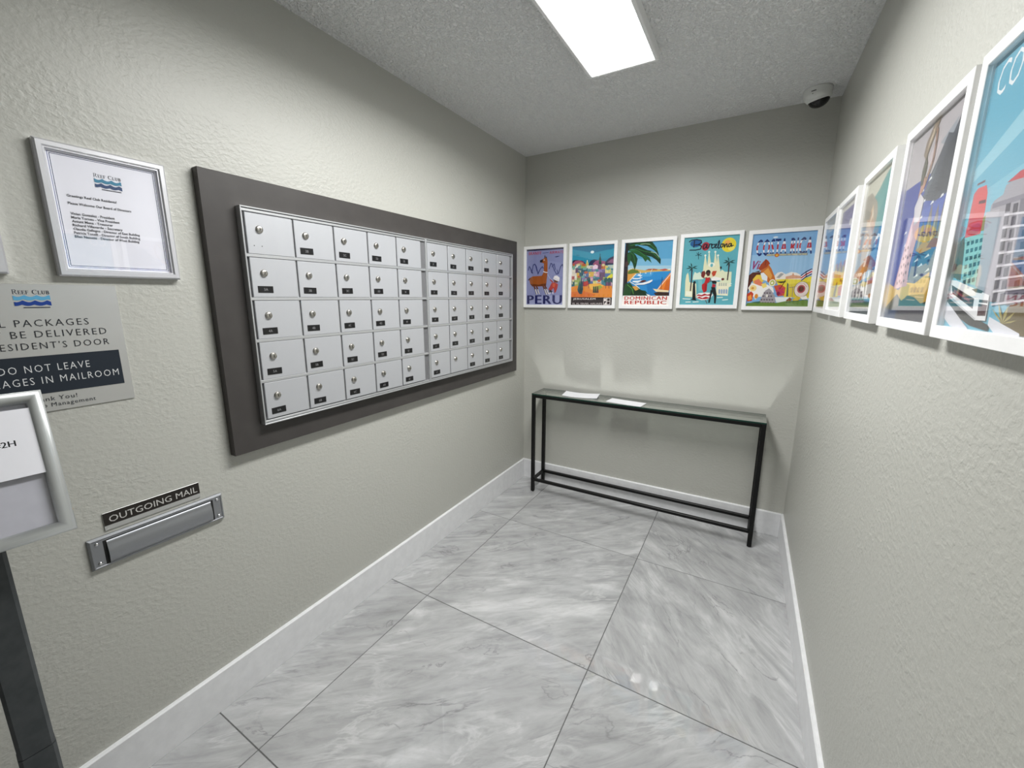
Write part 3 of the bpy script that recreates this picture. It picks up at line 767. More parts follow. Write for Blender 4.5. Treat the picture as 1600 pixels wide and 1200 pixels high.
# flat artwork of the posters: p polygon, s stroke, e ellipse, t lettering (u, v in 0..1)
ART = {
 'peru': [
  ('p','8d92bd',[(0.0,0.0),(1.0,0.0),(1.0,1.0),(0.0,1.0)]),
  ('p','a3a7cc',[(0.0,0.0),(1.0,0.0),(1.0,0.17),(0.0,0.17)]),
  ('p','2b2c50',[(0.0,0.972),(1.0,0.972),(1.0,1.0),(0.0,1.0)]),
  ('t','b3202c','BRANIFF',[0.058,0.901,0.407,0.956],0.02,0.0),
  ('t','b3202c','AIRWAYS',[0.622,0.902,0.983,0.95],0.02,0.0),
  ('s','4a4f86',0.0139,[(0.441,0.923),(0.597,0.929)]),
  ('p','25305f',[(0.754,0.848),(0.831,0.858),(0.903,0.858),(0.849,0.846),(0.806,0.838)]),
  ('s','39417e',0.023,[(0.043,0.624),(0.069,0.697),(0.096,0.679),(0.141,0.582),(0.183,0.723),(0.227,0.733),(0.272,0.688),(0.318,0.557),(0.335,0.585),(0.386,0.652),(0.438,0.685),(0.465,0.65)]),
  ('s','39417e',0.0226,[(0.614,0.636),(0.663,0.736),(0.689,0.73),(0.753,0.623),(0.817,0.543),(0.868,0.553),(0.924,0.676),(0.966,0.708),(1.003,0.641)]),
  ('s','39417e',0.0229,[(0.087,0.691),(0.159,0.588),(0.168,0.565)]),
  ('s','39417e',0.0228,[(0.245,0.722),(0.29,0.608)]),
  ('s','39417e',0.0226,[(0.691,0.669),(0.75,0.724),(0.788,0.622)]),
  ('s','39417e',0.0225,[(0.831,0.621),(0.86,0.542)]),
  ('s','6b3a1a',0.0391,[(0.206,0.346),(0.252,0.279)]),
  ('s','e8e2dc',0.0285,[(0.241,0.282),(0.298,0.189)]),
  ('s','2b2334',0.0125,[(0.223,0.291),(0.276,0.189)]),
  ('s','6b3a1a',0.0391,[(0.277,0.34),(0.318,0.278)]),
  ('s','e8e2dc',0.0284,[(0.308,0.281),(0.36,0.194)]),
  ('s','2b2334',0.0124,[(0.29,0.29),(0.339,0.194)]),
  ('s','6b3a1a',0.0389,[(0.454,0.349),(0.509,0.279)]),
  ('s','e8e2dc',0.0283,[(0.498,0.281),(0.564,0.185)]),
  ('s','2b2334',0.0124,[(0.48,0.291),(0.543,0.186)]),
  ('s','6b3a1a',0.0388,[(0.507,0.348),(0.562,0.281)]),
  ('s','e8e2dc',0.0283,[(0.551,0.283),(0.617,0.191)]),
  ('s','2b2334',0.0124,[(0.533,0.293),(0.596,0.191)]),
  ('p','a4571f',[(0.089,0.486),(0.168,0.517),(0.424,0.524),(0.472,0.582),(0.48,0.74),(0.41,0.758),(0.37,0.764),(0.366,0.792),(0.444,0.819),(0.487,0.831),(0.503,0.89),(0.525,0.839),(0.547,0.85),(0.575,0.783),(0.577,0.581),(0.558,0.433),(0.543,0.339),(0.34,0.331),(0.162,0.335),(0.104,0.382),(0.081,0.44)]),
  ('p','6e3512',[(0.104,0.38),(0.162,0.333),(0.543,0.339),(0.55,0.388),(0.339,0.365),(0.179,0.376)]),
  ('p','1c1620',[(0.366,0.796),(0.438,0.817),(0.446,0.772),(0.41,0.758),(0.37,0.762)]),
  ('p','1c1620',[(0.483,0.835),(0.499,0.893),(0.521,0.845)]),
  ('p','1c1620',[(0.525,0.839),(0.546,0.872),(0.556,0.822)]),
  ('e','f3ece4',0.484,0.8,0.016,0.01),
  ('e','1c1620',0.487,0.799,0.007,0.004),
  ('p','3a1d12',[(0.036,0.452),(0.098,0.497),(0.11,0.48),(0.063,0.441)]),
  ('s','f2f0f4',0.021,[(0.461,0.6),(0.519,0.582),(0.58,0.578)]),
  ('s','cfd2e6',0.0105,[(0.581,0.547),(0.653,0.466),(0.724,0.431)]),
  ('p','b5342a',[(0.691,0.391),(0.769,0.402),(0.866,0.366),(0.851,0.303),(0.81,0.223),(0.775,0.212),(0.746,0.304),(0.695,0.259),(0.606,0.272),(0.657,0.34)]),
  ('p','d35b35',[(0.726,0.385),(0.796,0.378),(0.781,0.315),(0.719,0.316)]),
  ('p','2b2334',[(0.633,0.271),(0.695,0.257),(0.722,0.236),(0.678,0.213),(0.625,0.225)]),
  ('s','efe9ea',0.0212,[(0.661,0.225),(0.644,0.184)]),
  ('s','efe9ea',0.0211,[(0.722,0.224),(0.741,0.195)]),
  ('p','6b3a22',[(0.742,0.442),(0.864,0.429),(0.848,0.389),(0.769,0.402)]),
  ('s','b5342a',0.028,[(0.725,0.402),(0.65,0.452)]),
  ('p','f2eeee',[(0.732,0.465),(0.765,0.515),(0.835,0.518),(0.906,0.479),(0.896,0.417),(0.821,0.429)]),
  ('s','c9c6cf',0.0087,[(0.758,0.476),(0.895,0.434)]),
  ('t','1d2160','PERU',[0.017,0.011,0.982,0.171],0.035,0.0),
 ],
 'jerusalem': [
  ('p','1c86a8',[(0.0,0.0),(1.0,0.0),(1.0,1.0),(0.0,1.0)]),
  ('p','17759a',[(0.0,1.0),(1.0,1.0),(1.006,0.912),(0.655,0.857),(0.001,0.956)]),
  ('p','2a95b2',[(-0.002,0.956),(0.501,0.873),(0.993,0.933),(1.004,0.782),(0.0,0.756)]),
  ('e','e8f4f6',0.485,0.891,0.043,0.023),
  ('s','125f80',0.0089,[(0.869,0.92),(0.942,0.923)]),
  ('s','125f80',0.0096,[(0.094,0.85),(0.166,0.849)]),
  ('p','2b2340',[(0.003,0.751),(0.032,0.771),(0.113,0.772),(0.257,0.753),(0.322,0.714),(0.325,0.651),(0.007,0.639)]),
  ('p','a8526c',[(0.006,0.714),(0.081,0.759),(0.177,0.766),(0.274,0.737),(0.324,0.672),(0.008,0.65)]),
  ('p','c98a6a',[(0.163,0.719),(0.226,0.733),(0.291,0.704),(0.26,0.679),(0.164,0.687)]),
  ('p','1f2d52',[(0.402,0.68),(0.446,0.746),(0.538,0.771),(0.631,0.75),(0.664,0.703),(0.589,0.674)]),
  ('p','9a5b7d',[(0.511,0.697),(0.57,0.742),(0.646,0.755),(0.799,0.729),(0.811,0.667),(0.512,0.676)]),
  ('p','3a3552',[(0.8,0.719),(0.886,0.777),(0.995,0.808),(0.997,0.671),(0.803,0.667)]),
  ('p','8c5a7c',[(0.846,0.707),(0.932,0.755),(0.998,0.768),(0.996,0.692)]),
  ('p','244a44',[(0.65,0.682),(0.651,0.775),(0.675,0.836),(0.703,0.773),(0.716,0.68)]),
  ('s','1a2b3c',0.0152,[(0.675,0.825),(0.673,0.856)]),
  ('p','d9c873',[(0.341,0.65),(0.346,0.713),(0.37,0.759),(0.401,0.711),(0.412,0.648)]),
  ('e','f0eac0',0.371,0.749,0.013,0.015),
  ('p','7fae8a',[(-0.006,0.681),(0.084,0.678),(0.086,0.604),(-0.003,0.606)]),
  ('p','1f3d52',[(0.008,0.666),(0.024,0.665),(0.025,0.648),(0.009,0.649)]),
  ('e','c0603a',0.039,0.691,0.031,0.021),
  ('p','5f9aa0',[(0.077,0.696),(0.223,0.691),(0.228,0.569),(0.081,0.573)]),
  ('p','e8e0b0',[(0.091,0.663),(0.107,0.663),(0.108,0.642),(0.092,0.643)]),
  ('p','e8e0b0',[(0.126,0.662),(0.142,0.662),(0.143,0.644),(0.127,0.644)]),
  ('e','d8d0a0',0.15,0.688,0.051,0.021),
  ('p','9ab060',[(0.217,0.69),(0.364,0.685),(0.37,0.573),(0.221,0.576)]),
  ('e','c0603a',0.291,0.683,0.052,0.021),
  ('p','e2d8c8',[(0.359,0.67),(0.45,0.667),(0.455,0.571),(0.363,0.574)]),
  ('p','e2d8c8',[(0.443,0.671),(0.542,0.668),(0.545,0.606),(0.447,0.608)]),
  ('p','5a2a4a',[(0.457,0.652),(0.473,0.652),(0.474,0.63),(0.458,0.63)]),
  ('p','5a2a4a',[(0.491,0.651),(0.507,0.651),(0.508,0.631),(0.492,0.631)]),
  ('p','5a2a4a',[(0.526,0.65),(0.541,0.65),(0.542,0.628),(0.527,0.628)]),
  ('p','e2d8c8',[(0.535,0.671),(0.605,0.668),(0.611,0.555),(0.541,0.556)]),
  ('e','c0603a',0.57,0.675,0.024,0.021),
  ('p','6a4a6a',[(0.598,0.677),(0.715,0.673),(0.722,0.559),(0.605,0.562)]),
  ('p','c97a4a',[(0.709,0.673),(0.809,0.67),(0.815,0.575),(0.715,0.578)]),
  ('p','1f3d52',[(0.723,0.644),(0.738,0.644),(0.739,0.62),(0.724,0.62)]),
  ('e','d8d0a0',0.759,0.669,0.035,0.021),
  ('p','d7cf7a',[(0.804,0.659),(0.872,0.657),(0.875,0.599),(0.807,0.601)]),
  ('p','b8c8c0',[(0.865,0.667),(0.986,0.664),(0.993,0.567),(0.871,0.571)]),
  ('p','1f3d52',[(0.879,0.639),(0.894,0.639),(0.896,0.611),(0.881,0.612)]),
  ('p','d7cf7a',[(0.98,0.666),(1.098,0.662),(1.107,0.554),(0.988,0.557)]),
  ('p','5a2a4a',[(0.994,0.636),(1.009,0.635),(1.011,0.603),(0.996,0.603)]),
  ('p','5a2a4a',[(1.027,0.635),(1.041,0.634),(1.043,0.61),(1.028,0.61)]),
  ('p','5a2a4a',[(1.059,0.634),(1.074,0.633),(1.077,0.599),(1.062,0.599)]),
  ('p','e2d8c8',[(-0.006,0.64),(0.092,0.638),(0.095,0.553),(-0.003,0.556)]),
  ('e','6fa8a0',0.043,0.627,0.034,0.021),
  ('p','6a4a6a',[(0.085,0.634),(0.161,0.631),(0.165,0.535),(0.089,0.537)]),
  ('p','2b2340',[(0.1,0.599),(0.116,0.599),(0.117,0.572),(0.101,0.572)]),
  ('p','2f5f6a',[(0.155,0.626),(0.248,0.624),(0.253,0.505),(0.16,0.507)]),
  ('p','e8e0b0',[(0.169,0.597),(0.185,0.597),(0.186,0.577),(0.17,0.578)]),
  ('p','e8e0b0',[(0.205,0.596),(0.221,0.596),(0.222,0.559),(0.206,0.56)]),
  ('p','2f5f6a',[(0.241,0.632),(0.392,0.628),(0.398,0.51),(0.246,0.514)]),
  ('p','1f3d52',[(0.256,0.595),(0.272,0.594),(0.273,0.57),(0.257,0.57)]),
  ('p','1f3d52',[(0.291,0.594),(0.307,0.593),(0.308,0.574),(0.292,0.575)]),
  ('e','6fa8a0',0.318,0.619,0.053,0.021),
  ('p','5f9aa0',[(0.386,0.619),(0.482,0.616),(0.488,0.511),(0.391,0.514)]),
  ('p','1f3d52',[(0.4,0.591),(0.416,0.59),(0.417,0.564),(0.402,0.564)]),
  ('p','1f3d52',[(0.435,0.59),(0.451,0.589),(0.452,0.565),(0.436,0.566)]),
  ('p','8f7fae',[(0.476,0.621),(0.581,0.618),(0.586,0.533),(0.48,0.536)]),
  ('p','2b2340',[(0.49,0.588),(0.505,0.588),(0.507,0.568),(0.491,0.568)]),
  ('p','5f9aa0',[(0.576,0.607),(0.652,0.605),(0.657,0.505),(0.581,0.507)]),
  ('p','1f3d52',[(0.589,0.586),(0.605,0.585),(0.606,0.569),(0.59,0.57)]),
  ('p','1f3d52',[(0.624,0.585),(0.639,0.584),(0.64,0.566),(0.625,0.567)]),
  ('p','8f7fae',[(0.646,0.602),(0.735,0.599),(0.741,0.492),(0.652,0.494)]),
  ('p','8f7fae',[(0.728,0.605),(0.812,0.602),(0.818,0.512),(0.734,0.514)]),
  ('p','5a2a4a',[(0.742,0.581),(0.757,0.581),(0.758,0.559),(0.743,0.56)]),
  ('p','5a2a4a',[(0.775,0.58),(0.791,0.58),(0.793,0.545),(0.778,0.545)]),
  ('p','d7cf7a',[(0.805,0.612),(0.945,0.608),(0.951,0.524),(0.811,0.528)]),
  ('p','e8e0b0',[(0.819,0.579),(0.835,0.579),(0.836,0.557),(0.821,0.557)]),
  ('p','e8e0b0',[(0.853,0.578),(0.868,0.578),(0.87,0.547),(0.855,0.547)]),
  ('e','6fa8a0',0.876,0.603,0.049,0.021),
  ('p','3e7f8f',[(0.939,0.61),(1.038,0.607),(1.047,0.479),(0.948,0.481)]),
  ('p','e8e0b0',[(0.954,0.576),(0.969,0.575),(0.97,0.558),(0.955,0.558)]),
  ('p','e8e0b0',[(0.986,0.575),(1.001,0.574),(1.004,0.541),(0.989,0.542)]),
  ('p','e8e0b0',[(1.019,0.574),(1.034,0.573),(1.036,0.547),(1.021,0.547)]),
  ('p','e2d8c8',[(-0.005,0.553),(0.127,0.55),(0.131,0.441),(-0.001,0.444)]),
  ('p','d8b04a',[(0.121,0.555),(0.193,0.553),(0.197,0.455),(0.124,0.457)]),
  ('p','2f5f6a',[(0.187,0.556),(0.285,0.554),(0.289,0.463),(0.191,0.465)]),
  ('p','4f6fa0',[(0.278,0.563),(0.424,0.56),(0.429,0.451),(0.283,0.454)]),
  ('p','e8e0b0',[(0.292,0.53),(0.308,0.53),(0.309,0.502),(0.293,0.502)]),
  ('p','e8e0b0',[(0.327,0.529),(0.343,0.529),(0.345,0.498),(0.329,0.498)]),
  ('e','c0603a',0.351,0.555,0.051,0.021),
  ('p','d8b04a',[(0.417,0.565),(0.543,0.562),(0.55,0.432),(0.424,0.434)]),
  ('p','f0e8d8',[(0.432,0.527),(0.448,0.526),(0.449,0.503),(0.433,0.503)]),
  ('p','c98fb0',[(0.538,0.54),(0.605,0.538),(0.611,0.417),(0.544,0.418)]),
  ('p','f0e8d8',[(0.551,0.524),(0.567,0.523),(0.568,0.496),(0.552,0.496)]),
  ('p','f0e8d8',[(0.585,0.523),(0.601,0.522),(0.602,0.495),(0.587,0.495)]),
  ('e','d8d0a0',0.571,0.549,0.023,0.021),
  ('p','c98fb0',[(0.597,0.561),(0.679,0.559),(0.688,0.411),(0.605,0.413)]),
  ('p','e8e0b0',[(0.612,0.522),(0.627,0.522),(0.629,0.494),(0.613,0.495)]),
  ('p','6a4a6a',[(0.673,0.552),(0.811,0.548),(0.817,0.445),(0.679,0.448)]),
  ('p','1f3d52',[(0.687,0.52),(0.703,0.52),(0.705,0.483),(0.69,0.484)]),
  ('p','4f6fa0',[(0.806,0.531),(0.945,0.527),(0.953,0.408),(0.814,0.411)]),
  ('p','7fae8a',[(0.937,0.551),(1.039,0.549),(1.045,0.464),(0.943,0.466)]),
  ('p','2b2340',[(0.952,0.514),(0.967,0.513),(0.969,0.481),(0.954,0.482)]),
  ('p','2b2340',[(0.985,0.513),(1.0,0.513),(1.001,0.49),(0.987,0.49)]),
  ('p','a85a5a',[(-0.005,0.499),(0.074,0.498),(0.077,0.409),(-0.002,0.41)]),
  ('p','e2d8c8',[(0.068,0.488),(0.133,0.487),(0.137,0.389),(0.071,0.39)]),
  ('e','e8e8e0',0.101,0.486,0.023,0.022),
  ('p','9ab060',[(0.126,0.489),(0.23,0.487),(0.234,0.394),(0.13,0.396)]),
  ('p','5a2a4a',[(0.141,0.458),(0.157,0.458),(0.158,0.44),(0.141,0.44)]),
  ('p','5a2a4a',[(0.176,0.458),(0.192,0.457),(0.193,0.44),(0.177,0.44)]),
  ('e','c0603a',0.178,0.484,0.036,0.022),
  ('p','8f7fae',[(0.224,0.473),(0.339,0.47),(0.344,0.377),(0.228,0.379)]),
  ('e','6fa8a0',0.281,0.482,0.04,0.021),
  ('p','6a4a6a',[(0.333,0.478),(0.46,0.475),(0.464,0.383),(0.337,0.386)]),
  ('p','f0e8d8',[(0.347,0.454),(0.363,0.454),(0.364,0.427),(0.348,0.427)]),
  ('p','c98fb0',[(0.453,0.48),(0.533,0.479),(0.54,0.354),(0.459,0.356)]),
  ('p','e8e0b0',[(0.467,0.451),(0.483,0.451),(0.485,0.418),(0.469,0.418)]),
  ('p','e8e0b0',[(0.502,0.451),(0.517,0.45),(0.518,0.436),(0.502,0.436)]),
  ('p','3e7f8f',[(0.526,0.486),(0.589,0.485),(0.596,0.358),(0.533,0.359)]),
  ('p','5a2a4a',[(0.541,0.45),(0.557,0.45),(0.558,0.415),(0.543,0.415)]),
  ('p','5a2a4a',[(0.575,0.449),(0.591,0.449),(0.593,0.418),(0.577,0.418)]),
  ('p','5a2a4a',[(0.61,0.448),(0.625,0.448),(0.627,0.416),(0.611,0.417)]),
  ('e','6fa8a0',0.558,0.476,0.022,0.021),
  ('p','3e7f8f',[(0.583,0.477),(0.685,0.474),(0.693,0.342),(0.591,0.344)]),
  ('p','1f3d52',[(0.597,0.449),(0.613,0.448),(0.614,0.434),(0.598,0.434)]),
  ('p','1f3d52',[(0.631,0.448),(0.647,0.448),(0.649,0.411),(0.633,0.411)]),
  ('p','1f3d52',[(0.665,0.447),(0.681,0.447),(0.682,0.431),(0.666,0.431)]),
  ('p','6a4a6a',[(0.679,0.471),(0.772,0.469),(0.778,0.362),(0.686,0.363)]),
  ('p','9ab060',[(0.766,0.469),(0.91,0.466),(0.917,0.362),(0.772,0.364)]),
  ('p','5a2a4a',[(0.779,0.445),(0.795,0.445),(0.796,0.426),(0.781,0.426)]),
  ('p','5a2a4a',[(0.813,0.444),(0.828,0.444),(0.83,0.421),(0.814,0.421)]),
  ('p','a85a5a',[(0.903,0.477),(0.998,0.474),(1.007,0.35),(0.912,0.351)]),
  ('p','f0e8d8',[(0.918,0.442),(0.933,0.442),(0.935,0.405),(0.92,0.405)]),
  ('p','6a4a6a',[(0.993,0.467),(1.069,0.466),(1.076,0.373),(0.999,0.375)]),
  ('p','e8e0b0',[(1.007,0.44),(1.022,0.44),(1.024,0.406),(1.009,0.406)]),
  ('p','e8e0b0',[(1.039,0.439),(1.054,0.439),(1.056,0.423),(1.041,0.423)]),
  ('p','e8e0b0',[(1.072,0.439),(1.087,0.438),(1.088,0.422),(1.073,0.422)]),
  ('p','2f5f6a',[(-0.004,0.424),(0.08,0.423),(0.083,0.331),(-0.001,0.332)]),
  ('p','e8e0b0',[(0.01,0.396),(0.027,0.395),(0.028,0.359),(0.012,0.36)]),
  ('e','d8d0a0',0.038,0.422,0.029,0.022),
  ('p','9ab060',[(0.073,0.432),(0.221,0.429),(0.225,0.328),(0.077,0.33)]),
  ('p','f0e8d8',[(0.088,0.394),(0.104,0.394),(0.105,0.356),(0.089,0.356)]),
  ('p','f0e8d8',[(0.124,0.394),(0.14,0.393),(0.141,0.359),(0.125,0.359)]),
  ('p','6a4a6a',[(0.215,0.429),(0.285,0.427),(0.291,0.299),(0.22,0.3)]),
  ('p','5a2a4a',[(0.229,0.392),(0.245,0.392),(0.246,0.369),(0.23,0.369)]),
  ('p','5a2a4a',[(0.265,0.391),(0.281,0.391),(0.282,0.355),(0.266,0.356)]),
  ('p','5a2a4a',[(0.3,0.391),(0.316,0.39),(0.318,0.353),(0.302,0.353)]),
  ('e','e8e8e0',0.251,0.418,0.025,0.022),
  ('p','6a4a6a',[(0.28,0.415),(0.404,0.412),(0.408,0.333),(0.283,0.335)]),
  ('e','6fa8a0',0.342,0.417,0.044,0.021),
  ('p','4f6fa0',[(0.398,0.407),(0.536,0.404),(0.54,0.325),(0.402,0.327)]),
  ('p','5a2a4a',[(0.412,0.389),(0.428,0.388),(0.429,0.356),(0.413,0.356)]),
  ('p','5a2a4a',[(0.447,0.388),(0.462,0.388),(0.464,0.36),(0.448,0.36)]),
  ('p','d7cf7a',[(0.529,0.412),(0.623,0.41),(0.627,0.326),(0.533,0.328)]),
  ('p','e8e0b0',[(0.543,0.386),(0.558,0.386),(0.56,0.353),(0.545,0.353)]),
  ('p','e2d8c8',[(0.616,0.412),(0.732,0.41),(0.739,0.302),(0.622,0.304)]),
  ('p','5a2a4a',[(0.63,0.385),(0.646,0.384),(0.647,0.369),(0.631,0.37)]),
  ('p','5a2a4a',[(0.665,0.384),(0.68,0.384),(0.681,0.365),(0.666,0.365)]),
  ('p','5a2a4a',[(0.699,0.383),(0.714,0.383),(0.716,0.351),(0.7,0.352)]),
  ('e','c0603a',0.675,0.41,0.041,0.021),
  ('p','3e7f8f',[(0.726,0.42),(0.845,0.417),(0.854,0.289),(0.734,0.291)]),
  ('p','6a4a6a',[(0.84,0.4),(0.962,0.397),(0.968,0.308),(0.846,0.31)]),
  ('e','6fa8a0',0.901,0.406,0.042,0.021),
  ('p','c98fb0',[(0.954,0.416),(1.02,0.415),(1.027,0.319),(0.961,0.32)]),
  ('p','f0e8d8',[(0.969,0.378),(0.984,0.378),(0.986,0.344),(0.971,0.344)]),
  ('p','f0e8d8',[(1.002,0.378),(1.017,0.378),(1.019,0.345),(1.004,0.346)]),
  ('p','f0e8d8',[(1.035,0.377),(1.05,0.377),(1.053,0.34),(1.038,0.34)]),
  ('p','4f6fa0',[(1.015,0.409),(1.098,0.407),(1.104,0.337),(1.02,0.338)]),
  ('p','2b2340',[(1.029,0.377),(1.044,0.377),(1.045,0.362),(1.03,0.362)]),
  ('p','efe9e0',[(0.069,0.637),(0.124,0.683),(0.164,0.687),(0.149,0.656),(0.101,0.636)]),
  ('p','f2d6e8',[(0.513,0.645),(0.565,0.685),(0.636,0.662),(0.631,0.61),(0.523,0.603)]),
  ('p','ded838',[(0.861,0.469),(0.949,0.519),(0.994,0.508),(0.983,0.456),(0.878,0.443)]),
  ('p','e28c2e',[(-0.002,0.314),(0.129,0.334),(0.372,0.319),(0.45,0.361),(0.684,0.368),(0.81,0.323),(0.993,0.321),(0.999,0.125),(-0.004,0.131)]),
  ('p','efb84c',[(0.418,0.351),(0.606,0.367),(0.794,0.334),(0.675,0.251),(0.486,0.264)]),
  ('p','d9722a',[(0.001,0.226),(0.295,0.244),(0.617,0.176),(0.461,0.132),(0.001,0.134)]),
  ('p','1f4a52',[(0.202,0.265),(0.245,0.483),(0.298,0.278),(0.273,0.19),(0.228,0.19)]),
  ('p','24585a',[(0.153,0.265),(0.199,0.419),(0.25,0.274),(0.223,0.212),(0.178,0.213)]),
  ('p','16383f',[(0.179,0.232),(0.226,0.354),(0.276,0.239),(0.249,0.19),(0.203,0.191)]),
  ('s','2a1f2a',0.0111,[(0.43,0.426),(0.433,0.286)]),
  ('e','24585a',0.43,0.426,0.041,0.043),
  ('s','2a1f2a',0.0107,[(0.835,0.418),(0.839,0.281)]),
  ('e','24585a',0.835,0.418,0.04,0.042),
  ('s','2a1f2a',0.0106,[(0.91,0.416),(0.915,0.28)]),
  ('e','24585a',0.91,0.416,0.039,0.042),
  ('s','2a1f2a',0.0105,[(0.986,0.415),(0.991,0.279)]),
  ('e','24585a',0.986,0.415,0.039,0.042),
  ('p','b83a34',[(0.304,0.396),(0.399,0.416),(0.426,0.351),(0.356,0.32),(0.299,0.331)]),
  ('p','9aa83e',[(0.531,0.306),(0.717,0.335),(0.765,0.303),(0.645,0.24),(0.582,0.241)]),
  ('p','2f3a2a',[(0.536,0.209),(0.542,0.317),(0.567,0.316),(0.585,0.209)]),
  ('p','2f3a2a',[(0.584,0.209),(0.589,0.316),(0.614,0.316),(0.633,0.208)]),
  ('p','5a2a22',[(0.631,0.208),(0.636,0.315),(0.661,0.315),(0.679,0.208)]),
  ('p','241014',[(-0.013,0.137),(1.006,0.13),(1.016,-0.009),(-0.008,-0.009)]),
  ('t','f1e9e6','JERUSALEM',[0.055,0.082,0.606,0.12],0.015,0.0),
  ('t','d9cfcd','EL AL ISRAEL AIRLINES',[0.044,0.007,0.775,0.038],0.0,0.0),
  ('s','efe6e3',0.0124,[(0.808,0.116),(0.954,0.118),(0.956,0.013),(0.807,0.008),(0.808,0.116)]),
  ('s','efe6e3',0.0154,[(0.877,0.115),(0.879,0.011)]),
  ('p','efe6e3',[(0.809,0.105),(0.863,0.105),(0.865,0.067),(0.811,0.067)]),
  ('p','efe6e3',[(0.822,0.013),(0.861,0.056),(0.869,0.011)]),
  ('s','efe6e3',0.0123,[(0.881,0.065),(0.953,0.067)]),
 ],
 'dominican': [
  ('p','5fa8d0',[(0.0,0.0),(1.0,0.0),(1.0,1.0),(0.0,1.0)]),
  ('p','7fbbdb',[(-0.001,0.75),(1.013,0.721),(1.004,0.536),(-0.019,0.558)]),
  ('p','a9cfe0',[(0.006,0.643),(1.003,0.619),(0.989,0.547),(-0.004,0.568)]),
  ('p','2f8fcf',[(0.092,0.512),(0.557,0.519),(0.99,0.541),(1.009,0.15),(0.008,0.156)]),
  ('p','1f7cc0',[(0.496,0.376),(0.987,0.432),(1.002,0.15),(0.56,0.153)]),
  ('p','4ba3da',[(0.153,0.511),(0.645,0.52),(0.592,0.46),(0.157,0.457)]),
  ('p','d8b060',[(0.081,0.566),(0.192,0.596),(0.299,0.578),(0.45,0.558),(0.61,0.581),(0.757,0.567),(0.93,0.569),(0.988,0.557),(0.976,0.534),(0.775,0.535),(0.585,0.532),(0.438,0.521),(0.26,0.509),(0.086,0.491)]),
  ('p','b5603a',[(0.465,0.558),(0.522,0.578),(0.64,0.58),(0.728,0.568),(0.701,0.553)]),
  ('p','c65a4a',[(0.758,0.562),(0.872,0.575),(0.945,0.558),(0.847,0.539)]),
  ('p','5f7a2e',[(0.09,0.544),(0.163,0.586),(0.301,0.561),(0.349,0.523),(0.199,0.51),(0.092,0.507)]),
  ('p','efe6c8',[(0.118,0.582),(0.154,0.597),(0.186,0.58)]),
  ('p','f6f3ea',[(0.909,0.559),(0.979,0.573),(0.981,0.552)]),
  ('p','e0a04a',[(0.085,0.501),(0.259,0.52),(0.275,0.508),(0.138,0.408),(0.087,0.371)]),
  ('p','f0e6d0',[(0.123,0.398),(0.26,0.509),(0.278,0.503),(0.147,0.392)]),
  ('p','f4f6f8',[(0.188,0.445),(0.31,0.438),(0.414,0.452),(0.408,0.442),(0.312,0.42),(0.213,0.423)]),
  ('p','f4f6f8',[(0.261,0.487),(0.367,0.48),(0.411,0.49),(0.383,0.464)]),
  ('p','f4f6f8',[(0.2,0.396),(0.314,0.398),(0.388,0.404),(0.33,0.378),(0.224,0.374)]),
  ('p','f4f2f0',[(0.249,0.347),(0.422,0.361),(0.525,0.381),(0.626,0.411),(0.628,0.387),(0.571,0.359),(0.454,0.333),(0.304,0.33)]),
  ('p','5a2a2a',[(0.346,0.367),(0.418,0.404),(0.478,0.403),(0.502,0.386),(0.422,0.366)]),
  ('p','e8eef2',[(0.178,0.38),(0.329,0.389),(0.418,0.404),(0.316,0.362)]),
  ('s','f4f6f8',0.009,[(0.365,0.41),(0.362,0.539)]),
  ('s','f4f6f8',0.0074,[(0.582,0.492),(0.582,0.534)]),
  ('s','f4f6f8',0.0074,[(0.585,0.534),(0.611,0.576)]),
  ('s','1a4a7a',0.0091,[(0.32,0.319),(0.499,0.333),(0.615,0.363)]),
  ('e','f4f6f8',0.337,0.486,0.027,0.015),
  ('e','f4f6f8',0.476,0.513,0.018,0.006),
  ('p','e8842e',[(0.986,0.51),(0.995,0.494),(0.986,0.236),(0.802,0.254),(0.743,0.26),(0.848,0.381)]),
  ('p','d06a22',[(0.919,0.391),(0.982,0.411),(0.986,0.236),(0.876,0.242)]),
  ('s','f8f4e8',0.0114,[(0.995,0.494),(0.751,0.254)]),
  ('s','241a22',0.0087,[(0.827,0.445),(0.816,0.189)]),
  ('p','f0dcb0',[(0.646,0.266),(0.729,0.257),(0.978,0.236),(0.981,0.209),(0.718,0.217)]),
  ('p','3a2620',[(0.675,0.196),(0.762,0.216),(0.989,0.204),(0.987,0.15),(0.724,0.152)]),
  ('p','1a1420',[(0.012,0.997),(0.095,0.994),(0.068,0.844),(0.129,0.736),(0.083,0.641),(0.086,0.382),(0.071,0.156),(0.001,0.156),(-0.001,0.75)]),
  ('p','4a3230',[(0.018,0.696),(0.114,0.736),(0.125,0.694),(0.069,0.62),(0.023,0.621)]),
  ('p','2a2026',[(0.025,0.6),(0.074,0.599),(0.078,0.447),(0.029,0.448)]),
  ('p','10421f',[(0.073,0.99),(0.28,1.008),(0.573,0.993),(0.667,0.906),(0.729,0.786),(0.613,0.867),(0.477,0.934),(0.269,0.962)]),
  ('p','0c3318',[(0.062,0.928),(0.27,0.951),(0.482,0.872),(0.556,0.859),(0.706,0.802),(0.772,0.718),(0.772,0.64),(0.686,0.71),(0.579,0.765),(0.46,0.789),(0.261,0.879)]),
  ('p','1d5a2a',[(0.065,0.886),(0.245,0.89),(0.384,0.823),(0.536,0.756),(0.588,0.671),(0.495,0.726),(0.454,0.69),(0.389,0.76),(0.281,0.805)]),
  ('p','10421f',[(0.053,0.844),(0.157,0.862),(0.236,0.807),(0.286,0.742),(0.265,0.637),(0.233,0.563),(0.178,0.682),(0.106,0.747)]),
